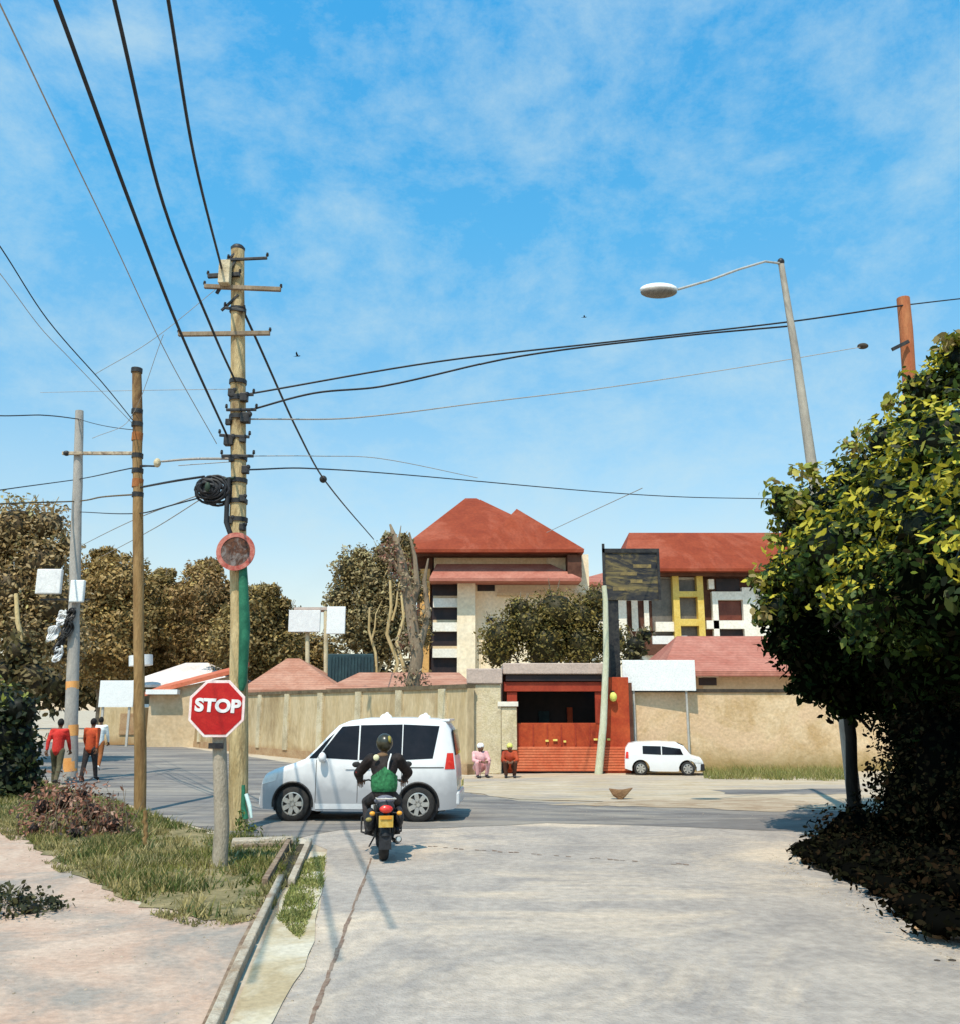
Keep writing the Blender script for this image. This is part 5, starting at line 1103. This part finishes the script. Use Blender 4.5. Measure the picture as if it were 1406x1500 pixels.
vadd('grille', MB().box(-.015, .03, -.42, .42, .52, .66), DKMET, smooth=False, bev=.01)
vadd('number_plate', MB().box(L + .055, L + .065, -.26, .26, .62, .74), YEL, smooth=False)
mr = vadd('wing_mirror', MB().ell((1.30, -HWD - .11, 1.20), (.08, .09, .10)), CARW); vadd('wing_mirror', MB().ell((1.30, HWD + .11, 1.20), (.08, .09, .10)), CARW)
vadd('mirror_stalk', MB().obox((1.30, -HWD - .1, 1.14), (1.32, -HWD + .04, 1.12), .04, .03), DKMET)
vadd('roof_spoiler', MB().obox((3.72, -.62, 1.895), (3.72, .62, 1.895), .2, .05), CARW, smooth=False, bev=.02)
for (x, h) in ((2.48, .16), (3.28, .14)):
    vadd('roof_fitting', MB().ell((x, -.40, 1.94), (.13, .10, h * .55), 14, 8).lathe((x + .02, -.40, 1.94), (0, 0, 1), [(.05, 0), (.04, h * .6), (.015, h * .72)], 10), WHITE)
# --- parked white car by the cream wall (small)
cs = thing('parked_car', (X(926, 26.5), G(960, 1131).y - 1.55, 0), 'small white car with black window parked against the cream wall by the gate', 'car', rz=math.radians(-9))
L2 = 2.35; k_ = .62
pt2 = [(0, .45), (.03, .80), (.12, .93), (.35, .98), (1.0, 1.0), (1.55, .98), (1.78, .88), (2.0, .60), (2.28, .52), (L2, .42)]
pb2 = [(0, .2)] + arch(.48, .27, .2, .14) + [(.9, .13), (1.5, .13)] + arch(1.88, .27, .2, .14) + [(L2, .2)]
b2, side2, top2 = surf_body(L2, pt2, pb2, .60, .62, .15, .07, 60)
b2.xform(Matrix.Translation((0, .6, 0))); obj('body', b2, CARW, cs, True, True)
for q in ([(.55, .64), (1.10, .62), (1.10, .87), (.55, .88)], [(1.13, .62), (1.76, .62), (1.68, .80), (1.13, .87)]):
    m = side_patch(side2, q, -1); m.xform(Matrix.Translation((0, .6, 0))); obj('side_window', m, CGLASS, cs, True, True)
m = MB()
for i in range(7):
    x = 1.60 + (1.98 - 1.60) * i / 6
    for j in range(5): m.v.append(Vector((x + .012, .12 + .24 * j, top2(x) + .022)))
for i in range(6):
    for j in range(4): m.f.append((i * 5 + j, i * 5 + j + 1, (i + 1) * 5 + j + 1, (i + 1) * 5 + j))
obj('windscreen', m, CGLASS, cs, True, True)
m = MB().box(2.25, 2.38, .08, 1.12, .15, .36); obj('bumper', m, BLACK, cs, False, True, .03)
m = side_patch(side2, [(2.05, .40), (2.30, .38), (2.28, .48), (2.08, .52)], -1, .01); m.xform(Matrix.Translation((0, .6, 0))); obj('headlight', m, CLEARL, cs, True, True)
m = side_patch(side2, [(.02, .5), (.12, .5), (.12, .7), (.05, .7)], -1, .01); m.xform(Matrix.Translation((0, .6, 0))); obj('tail_light', m, REDL, cs, True, True)
for cx in (.48, 1.88):
    for sg in (-1, 1): wheel(cs, cx, .6 + sg * .5, .21, .14, sg)
# ------------------------------------------------------------------ people
def hand(mb, wrist, dirv, side_v, palm_n, s=1.0, curl=.5):
    d = Vector(dirv).normalized(); sd = Vector(side_v).normalized(); n = Vector(palm_n).normalized(); w = Vector(wrist)
    lens = (.068, .078, .072, .056)
    for i in range(4):
        b = w + d * .085 * s + sd * (i - 1.5) * .021 * s; l = lens[i] * s
        k1 = b + (d * math.cos(curl * .7) + n * math.sin(curl * .7)) * l * .5; k2 = k1 + (d * math.cos(curl * 1.8) + n * math.sin(curl * 1.8)) * l * .5
        mb.capsule(b, k1, .0095 * s, .009 * s, 6); mb.capsule(k1, k2, .009 * s, .0075 * s, 6)
    tb_ = w + d * .03 * s - sd * .035 * s; t1 = tb_ + (d * .6 - sd * .6 + n * .3) * .04 * s; t2 = t1 + (d * .8 + n * .5) * .032 * s
    mb.capsule(tb_, t1, .012 * s, .010 * s, 6); mb.capsule(t1, t2, .010 * s, .008 * s, 6)
def person(loc, rz, J, label, shirt, trousers, hair_m=HAIR, bulk=0.0, extra=None, group=None, voxel=.012, shoes=None, sleeves=True, s=1.0, long_legs=True, headgear=None):
    t = thing('person', loc, label, 'person', group, rz)
    V_ = {k: Vector(v) for k, v in J.items() if isinstance(v, tuple)}
    def S(v): return Vector(v) * s
    body = MB(); hd = V_['head']; nk = V_['neck']; ch = V_['chest']; pv = V_['pelvis']
    body.capsule(pv, ch, .125, .135, 14); body.ell(ch + Vector((0, 0, .02)), (.165, .11, .17)); body.ell(pv, (.155, .12, .12))
    body.capsule(ch + Vector((0, 0, .1)), nk, .07, .052); body.capsule(nk, hd - Vector((0, 0, .05)), .052, .055)
    f = V_['face'].normalized(); sd = f.cross(Vector((0, 0, 1))).normalized(); rot = Matrix((sd, f, sd.cross(f))).transposed()
    body.ell(hd, (.074, .094, .112), 16, 12, rot); body.ell(hd + f * .03 - Vector((0, 0, .055)), (.052, .06, .055), 12, 8, rot)
    body.capsule(hd + f * .092 + Vector((0, 0, .01)), hd + f * .108 - Vector((0, 0, .022)), .010, .015, 6)
    body.capsule(hd + f * .086 - sd * .02 - Vector((0, 0, .055)), hd + f * .086 + sd * .02 - Vector((0, 0, .055)), .010, .010, 6)
    for k in (-1, 1): body.ell(hd + sd * k * .078, (.012, .02, .032), 8, 6, rot)
    cap = MB()
    for k, nm in ((-1, 'l'), (1, 'r')):
        sh, el, wr = V_['sh_' + nm], V_['el_' + nm], V_['wr_' + nm]; hp, kn, an, to = V_['hip_' + nm], V_['kn_' + nm], V_['an_' + nm], V_['toe_' + nm]
        body.capsule(ch + Vector((0, 0, .1)), sh, .07, .058); body.capsule(sh, el, .052, .040); body.capsule(el, wr, .039, .026)
        d = (wr - el).normalized(); body.capsule(wr, wr + d * .075, .028, .036, 8)
        pn = f if abs(d.z) > .5 else Vector((0, 0, -1)); sdv = d.cross(pn).normalized(); 
        hand(cap, wr, d, sdv, pn if abs(d.z) < .5 else Vector((-k, 0, 0)), 1.05, .9 if J.get('grip') else .45)
        body.capsule(hp, kn, .085, .058); body.capsule(kn, an, .055, .036); body.capsule(an, to, .038, .030)
    me = fused(body, voxel); addcaps(me, cap); obj('body', me, SKIN, t, True, True)
    e = MB()
    for k in (-1, 1): e.ell(hd + f * .088 + sd * k * .030 + Vector((0, 0, .012)), (.011, .008, .007), 8, 6, rot)
    obj('eyes', e, HAIR, t, True, True)
    if headgear is None:
        h = MB().ell(hd - f * .012 + Vector((0, 0, .022)), (.083, .099, .108), 16, 12, rot); me = fused(h, .012)
        bm = bmesh.new(); bm.from_mesh(me); 
        dl = [v for v in bm.verts if (v.co - hd).dot(f) > .045 and v.co.z < hd.z + .055]; bmesh.ops.delete(bm, geom=dl, context='VERTS'); bm.to_mesh(me); bm.free()
        obj('hair', me, hair_m, t, True, True)
    else: headgear(t, hd, f, sd, rot)
    sm = MB(); sm.capsule(pv + Vector((0, 0, -.02)), ch, .150 + bulk, .150 + bulk, 14); sm.ell(ch + Vector((0, 0, .02)), (.185 + bulk, .13 + bulk, .175)); 
    for nm in 'lr':
        sh, el, wr = V_['sh_' + nm], V_['el_' + nm], V_['wr_' + nm]; sm.capsule(ch + Vector((0, 0, .1)), sh, .085, .072)
        e2 = el if sleeves else sh.lerp(el, .7); sm.capsule(sh, e2, .069 + bulk, .056 + bulk)
        if sleeves: sm.capsule(el, el.lerp(wr, .9), .056 + bulk, .042 + bulk * .5)
    obj('shirt', fused(sm, voxel), shirt, t, True, True)
    tm = MB(); tm.ell(pv + Vector((0, 0, -.03)), (.170, .135, .13))
    for nm in 'lr':
        hp, kn, an = V_['hip_' + nm], V_['kn_' + nm], V_['an_' + nm]; tm.capsule(hp, kn, .102, .074); tm.capsule(kn, kn.lerp(an, .93 if long_legs else .35), .072, .058 if long_legs else .066)
    obj('trousers', fused(tm, voxel), trousers, t, True, True)
    for nm in 'lr':
        an, to = V_['an_' + nm], V_['toe_' + nm]; m = MB().capsule(an - Vector((0, 0, .015)) - (to - an) * .2, to, .046, .042, 10); m.capsule(to, to, .042, .042)
        obj('shoe', fused(m, .012), shoes or BLACK, t, True, True)
    if extra: extra(t, V_)
    return t
def walk(ph, fy=1, arm=.14, h=1.0):
    st = .17 * ph
    J = dict(pelvis=(0, 0, .92), chest=(0, .02 * fy, 1.27), neck=(0, .03 * fy, 1.46), head=(0, .05 * fy, 1.60), face=(0, fy, 0),
        sh_l=(-.18, .01, 1.40), sh_r=(.18, .01, 1.40), el_l=(-.235, -st * .5, 1.13), el_r=(.235, st * .5, 1.13), wr_l=(-.24, -st + .06 * fy, .90), wr_r=(.24, st + .06 * fy, .90),
        hip_l=(-.09, 0, .88), hip_r=(.09, 0, .88), kn_l=(-.10, st * .7 + .04 * fy, .49), kn_r=(.10, -st * .5 + .04 * fy, .50), an_l=(-.10, st * 1.1, .09), an_r=(.10, -st * 1.3, .12), toe_l=(-.11, st * 1.1 + .13 * fy, .045), toe_r=(.11, -st * 1.3 + .13 * fy, .05))
    return {k: tuple(x * h for x in v) if isinstance(v, tuple) and k != 'face' else v for k, v in J.items()}
pg = None
p1 = G(80, 1150); p1.y -= .0
person((p1.x, p1.y, 0), .1, walk(1), 'person in bright red top and dark trousers walking left of the banded pole', REDT, OLIVT, voxel=.018)
p2 = G(122, 1146)
person((p2.x, p2.y + .3, 0), -.1, walk(-1), 'person in rust red top and black trousers walking right of the banded pole', RUST, TROU, voxel=.018)
p3 = G(142, 1128)
person((p3.x, p3.y, 0), .15, walk(1, h=1.0), 'person in white shirt and rust brown trousers walking beside the road', WHT, BRNT, voxel=.018, shoes=WHITE)
# two people sitting on the verge by the gate pillar
def squat():
    return dict(pelvis=(0, .0, .30), chest=(0, -.08, .58), neck=(0, -.10, .74), head=(0, -.13, .87), face=(.1, -1, -.05), sh_l=(.17, -.08, .70), sh_r=(-.17, -.08, .70), el_l=(.22, -.22, .50), el_r=(-.22, -.22, .50),
        wr_l=(.10, -.42, .48), wr_r=(-.10, -.42, .48), hip_l=(.09, 0, .28), hip_r=(-.09, 0, .28), kn_l=(.15, -.36, .44), kn_r=(-.15, -.36, .44), an_l=(.12, -.28, .08), an_r=(-.12, -.28, .08), toe_l=(.13, -.42, .045), toe_r=(-.13, -.42, .045))
def capgear(m):
    def f_(t, hd, f, sd, rot):
        h = MB().ell(hd - f * .008 + Vector((0, 0, .035)), (.092, .108, .095), 16, 12, rot); obj('cap', fused(h, .014), m, t, True, True)
    return f_
s1 = G(746, 1139); person((s1.x, s1.y, 0), 0, squat(), 'person with lime yellow cap and orange clothes crouching before the gate', GATEO, DKBR, voxel=.018, headgear=capgear(LIME))
s2 = G(702, 1139); person((s2.x, s2.y, 0), .3, squat(), 'person with white headscarf and pink clothes crouching beside the gate pillar', PINKC, PINKC, voxel=.018, headgear=capgear(WHITE))
# --- motorcycle. local +Y forward
mp_ = G(562, 1261); MR = math.radians(9)
bike = thing('motorcycle', (mp_.x, mp_.y + .32, 0), 'dark motorcycle with red tail light seen from behind at the junction', 'motorcycle', rz=MR)
bike.scale = (.93, .93, .93); bike.location.x -= .05; bike.location.y += .02
def badd(nm, mb, m, par=None, smooth=True, bev=0): return obj(nm, mb, m, par or bike, smooth, True, bev)
def bwheel(y, r, wdt):
    w = badd('wheel', MB().lathe((0, y, r), (1, 0, 0), [(r * .74, -wdt * .4), (r * .9, -wdt / 2), (r * .985, -wdt * .3), (r, 0), (r * .985, wdt * .3), (r * .9, wdt / 2), (r * .74, wdt * .4)], 36), TYRE)
    m = MB()
    for k in range(18):
        a = 2 * PI * k / 18; m.tube([(.03 * (-1) ** k, y + math.cos(a) * .04, r + math.sin(a) * .04), (0, y + math.cos(a + .15) * r * .76, r + math.sin(a + .15) * r * .76)], .004, 4)
    m.lathe((0, y, r), (1, 0, 0), [(.05, -.06), (.05, .06)], 14); m.lathe((0, y, r), (1, 0, 0), [(.11, .05), (.11, .058)], 20); obj('rim', m, RIM, w, True, True); return w
bwheel(-.32, .30, .13); bwheel(.98, .30, .10)
badd('rear_mudguard', MB().tube([(0, -.32 + .36 * math.cos(a), .30 + .36 * math.sin(a)) for a in [math.radians(20 + 150 * k / 12) for k in range(13)]], .075, 8), BLACK)
badd('front_mudguard', MB().tube([(0, .98 + .345 * math.cos(a), .30 + .345 * math.sin(a)) for a in [math.radians(20 + 130 * k / 12) for k in range(13)]], .05, 8), BLACK)
badd('mud_flap', MB().obox((0, -.70, .42), (0, -.72, .20), .17, .012, up=(0, 1, 0)), BLACK, smooth=False)
badd('frame', MB().tube([(0, .72, .95), (0, .45, .62), (0, .3, .3), (0, 0, .28)], .025).tube([(0, .7, .92), (0, .2, .72), (0, -.5, .78)], .03).tube([(.1, 0, .32), (.1, -.32, .30)], .022).tube([(-.1, 0, .32), (-.1, -.32, .30)], .022), DKMET)
badd('engine', MB().ell((0, .22, .40), (.15, .2, .15)).lathe((.0, .22, .38), (1, 0, 0), [(.11, -.19), (.11, .19)], 16).obox((0, .3, .45), (0, .38, .66), .17, .17, up=(0, 1, 0)), DKMET)
badd('fuel_tank', MB().ell((0, .36, .86), (.15, .26, .13)), BLACK)
badd('seat', MB().ell((0, -.12, .80), (.15, .36, .065)).ell((0, -.42, .83), (.14, .2, .07)), SEATG)
badd('tail_cowl', MB().ell((0, -.60, .76), (.13, .14, .075)), BLACK)
badd('luggage_rack', MB().tube([(-.13, -.4, .86), (-.13, -.78, .88), (.13, -.78, .88), (.13, -.4, .86)], .011).tube([(0, -.45, .87), (0, -.78, .88)], .009), GALV)
badd('tail_light', MB().ell((0, -.74, .74), (.095, .045, .055)), REDL)
badd('number_plate', MB().obox((0, -.775, .655), (0, -.765, .50), .20, .01, up=(0, 1, 0)), mat('worn_plate', (.55, .33, .05), (.65, .45, .12), 14, .6), smooth=False)
badd('reflector', MB().obox((0, -.79, .655), (0, -.785, .61), .16, .012, up=(0, 1, 0)), AMBER, smooth=False)
for s_ in (-1, 1):
    badd('indicator', MB().ell((s_ * .19, -.70, .68), (.04, .03, .03)), AMBER); badd('indicator_stalk', MB().tube([(s_ * .06, -.68, .69), (s_ * .19, -.70, .68)], .01), BLACK)
    badd('shock_absorber', MB().tube([(s_ * .12, -.32, .32), (s_ * .12, -.24, .74)], .028).tube([(s_ * .12, -.31, .38), (s_ * .12, -.25, .68)], .042), DKMET)
    badd('fork', MB().tube([(s_ * .09, .98, .30), (s_ * .09, .74, .95)], .026), GALV)
    badd('footpeg', MB().tube([(s_ * .1, .08, .30), (s_ * .26, .08, .32)], .018), BLACK)
    badd('mirror', MB().ell((s_ * .40, .60, 1.27), (.065, .015, .045)), DKMET); badd('mirror_stalk', MB().tube([(s_ * .30, .62, 1.06), (s_ * .36, .62, 1.16), (s_ * .40, .61, 1.25)], .008), DKMET)
    badd('grip', MB().tube([(s_ * .26, .56, 1.03), (s_ * .38, .52, 1.02)], .022), BLACK)
badd('handlebar', MB().tube([(-.36, .53, 1.02), (-.2, .60, 1.04), (-.08, .70, .98), (.08, .70, .98), (.2, .60, 1.04), (.36, .53, 1.02)], .013), DKMET)
badd('headlight', MB().ell((0, .86, .92), (.10, .09, .10)), CLEARL)
badd('exhaust', MB().tube([(.12, .35, .38), (.16, .25, .22), (.17, 0, .22), (.19, -.35, .27), (.19, -.62, .32)], [.022, .024, .028, .05, .045], 12), DKMET)
badd('exhaust_tip', MB().tube([(.19, -.60, .316), (.19, -.64, .325)], [.05, .03], 12), RIM)
badd('side_stand', MB().tube([(-.12, .02, .28), (-.2, -.1, .16)], .012), DKMET)
badd('side_bag', MB().ell((-.20, -.32, .56), (.08, .22, .16)), BLACK); badd('bag_buckle', MB().ell((-.23, -.53, .58), (.045, .02, .03)), mat('brass', (.35, .28, .08), (.25, .2, .08), 8, .5), None)
badd('side_bag', MB().ell((.21, -.28, .58), (.075, .2, .15)), BLACK); badd('crash_guard', MB().tube([(-.14, .45, .62), (-.30, .48, .50), (-.30, .42, .30), (-.12, .35, .25)], .016).tube([(.14, .45, .62), (.30, .48, .50), (.30, .42, .30), (.12, .35, .25)], .016), DKMET)
badd('side_cover', MB().ell((.15, -.12, .58), (.05, .16, .12)), BLACK)
def helmet(t, hd, f, sd, rot):
    h = MB().ell(hd + Vector((0, 0, .012)) - f * .008, (.125, .150, .140), 20, 14, rot); obj('helmet', fused(h, .012), HELM, t, True, True)
    b = MB().ell(hd + Vector((.05, 0, .055)) - f * .09, (.035, .065, .06), 12, 8, rot); obj('helmet_patch', b, mat('olive_gold_sticker', (.35, .30, .06), (.25, .2, .05), 9, .5), t, True, True)
    v = MB().ell(hd + f * .06 + Vector((0, 0, .01)), (.105, .105, .06), 16, 10, rot); obj('visor', v, CGLASS, t, True, True)
def rider_extra(t, V_):
    ch, pv = V_['chest'], V_['pelvis']
    m = MB().capsule(pv + Vector((0, 0, .10)), ch + Vector((0, 0, -.02)), .20, .20, 16); 
    vm = fused(m, .014)
    bm = bmesh.new(); bm.from_mesh(vm); bmesh.ops.delete(bm, geom=[v for v in bm.verts if v.co.z < pv.z + .02 or v.co.z > ch.z + .05 - .75 * abs(v.co.x)], context='VERTS'); bm.to_mesh(vm); bm.free()
    obj('green_vest', vm, GRNV, t, True, True)
    m = MB().tube([ch + Vector((.04, -.185, -.02)), ch + Vector((.05, -.19, .1)), ch + Vector((.09, -.13, .22))], .012, 6); obj('strap', m, WHITE, t, True, True)
    obj('scarf', MB().ell(V_['neck'] + Vector((-.03, -.03, -.02)), (.09, .08, .045)), mat('brown_scarf', (.14, .08, .04), (.2, .12, .07), 9, .9), t, True, True)
    obj('badge', MB().ell(ch + Vector((-.13, -.15, .17)), (.045, .02, .045)), mat('cream_badge', (.7, .66, .4), (.75, .7, .5), 9, .7), t, True, True)
    obj('arm_flash', MB().ell(V_['el_l'] + Vector((-.02, -.06, .02)), (.028, .02, .035)), REDL, t, True, True)
JR = dict(pelvis=(0, -.10, .90), chest=(0, -.02, 1.24), neck=(0, .04, 1.45), head=(0, .08, 1.60), face=(-.15, 1, -.05), sh_l=(-.20, .0, 1.38), sh_r=(.20, .0, 1.38), el_l=(-.37, .22, 1.17), el_r=(.37, .20, 1.17), wr_l=(-.34, .46, 1.05), wr_r=(.34, .46, 1.05),
      hip_l=(-.10, -.08, .86), hip_r=(.10, -.08, .86), kn_l=(-.24, .36, .74), kn_r=(.24, .36, .74), an_l=(-.21, .06, .37), an_r=(.21, .06, .37), toe_l=(-.22, .22, .33), toe_r=(.22, .22, .33), grip=True)
rdr = person((bike.location.x, bike.location.y, .0), MR, JR, 'motorcyclist in dark jacket with green vest and helmet riding away', JACK, TROU, voxel=.012, headgear=helmet, extra=rider_extra, bulk=.022)
rdr.scale = (.93, .93, .93)
# ------------------------------------------------------------------ light
SUN = Vector((.15, .47, -.87)).normalized()     # direction the light travels
sl = bpy.data.lights.new('sun', 'SUN'); sl.energy = 4.9; sl.angle = math.radians(.5); sl.color = (1, .90, .73)
so = bpy.data.objects.new('sun', sl); COL.objects.link(so); so.rotation_euler = SUN.to_track_quat('-Z', 'Y').to_euler()
wo = bpy.data.worlds.new('World'); sc.world = wo; wo.use_nodes = True; nt = wo.node_tree; N = nt.nodes; Lk = nt.links
bgn = N['Background']; sky = N.new('ShaderNodeTexSky'); sky.sky_type = 'NISHITA'; sky.sun_disc = False
el = math.asin(-SUN.z); sky.sun_elevation = el; sky.sun_rotation = math.atan2(-SUN.x, -SUN.y); sky.air_density = 1.0; sky.dust_density = .6; sky.ozone_density = 2.0
tc = N.new('ShaderNodeTexCoord')
mp = N.new('ShaderNodeMapping'); mp.inputs['Scale'].default_value = (1, 1, 1.5); Lk.new(tc.outputs['Generated'], mp.inputs['Vector'])
n1 = N.new('ShaderNodeTexNoise'); n1.inputs['Scale'].default_value = 4.2; n1.inputs['Detail'].default_value = 12; n1.inputs['Roughness'].default_value = .72; n1.inputs['Distortion'].default_value = .15
Lk.new(mp.outputs[0], n1.inputs['Vector'])
r1 = N.new('ShaderNodeValToRGB'); r1.color_ramp.elements[0].position = .41; r1.color_ramp.elements[1].position = .72; r1.color_ramp.elements[1].color = (.58, .58, .58, 1)
n2 = N.new('ShaderNodeTexNoise'); n2.inputs['Scale'].default_value = 17; n2.inputs['Detail'].default_value = 8; n2.inputs['Roughness'].default_value = .7; Lk.new(mp.outputs[0], n2.inputs['Vector'])
mm = N.new('ShaderNodeMath'); mm.operation = 'MULTIPLY_ADD'; mm.inputs[1].default_value = .28; Lk.new(n2.outputs['Fac'], mm.inputs[0])
m3 = N.new('ShaderNodeMath'); m3.operation = 'SUBTRACT'; m3.inputs[1].default_value = .14; Lk.new(n1.outputs['Fac'], mm.inputs[2]); Lk.new(mm.outputs[0], m3.inputs[0]); Lk.new(m3.outputs[0], r1.inputs['Fac'])
tint = N.new('ShaderNodeMix'); tint.data_type = 'RGBA'; tint.blend_type = 'MULTIPLY'; tint.inputs[0].default_value = 1; tint.inputs[7].default_value = (1, 1, 1, 1)
sep = N.new('ShaderNodeSeparateXYZ'); Lk.new(tc.outputs['Generated'], sep.inputs[0])
gr = N.new('ShaderNodeValToRGB'); e = gr.color_ramp.elements
e[0].position = 0.0; e[0].color = (.56, .44, .34, 1); e[1].position = .8; e[1].color = (.12, .72, .84, 1)
for ps, cl_ in ((.10, (.54, .44, .35)), (.25, (.50, .56, .48)), (.5, (.26, .68, .69)), (1.0, (.15, .34, .34))):
    x_ = e.new(ps); x_.color = (*cl_, 1)
Lk.new(sep.outputs['Z'], gr.inputs['Fac'])
Lk.new(sky.outputs[0], tint.inputs[6]); Lk.new(gr.outputs[0], tint.inputs[7])
mx = N.new('ShaderNodeMix'); mx.data_type = 'RGBA'; Lk.new(r1.outputs[0], mx.inputs[0]); sc4 = N.new('ShaderNodeVectorMath'); sc4.operation = 'SCALE'; sc4.inputs['Scale'].default_value = 4.0; Lk.new(tint.outputs[2], sc4.inputs[0]); Lk.new(sc4.outputs[0], mx.inputs[6]); mx.inputs[7].default_value = (6.2, 8.0, 8.6, 1); Lk.new(mx.outputs[2], bgn.inputs['Color'])
bgn.inputs['Strength'].default_value = .1
SKYGRAD = gr
sc.view_settings.view_transform = 'Standard'; sc.view_settings.look = 'None'; sc.view_settings.exposure = 0; sc.view_settings.gamma = 1
sc.render.engine = 'CYCLES'; sc.cycles.use_denoising = True; sc.cycles.max_bounces = 6
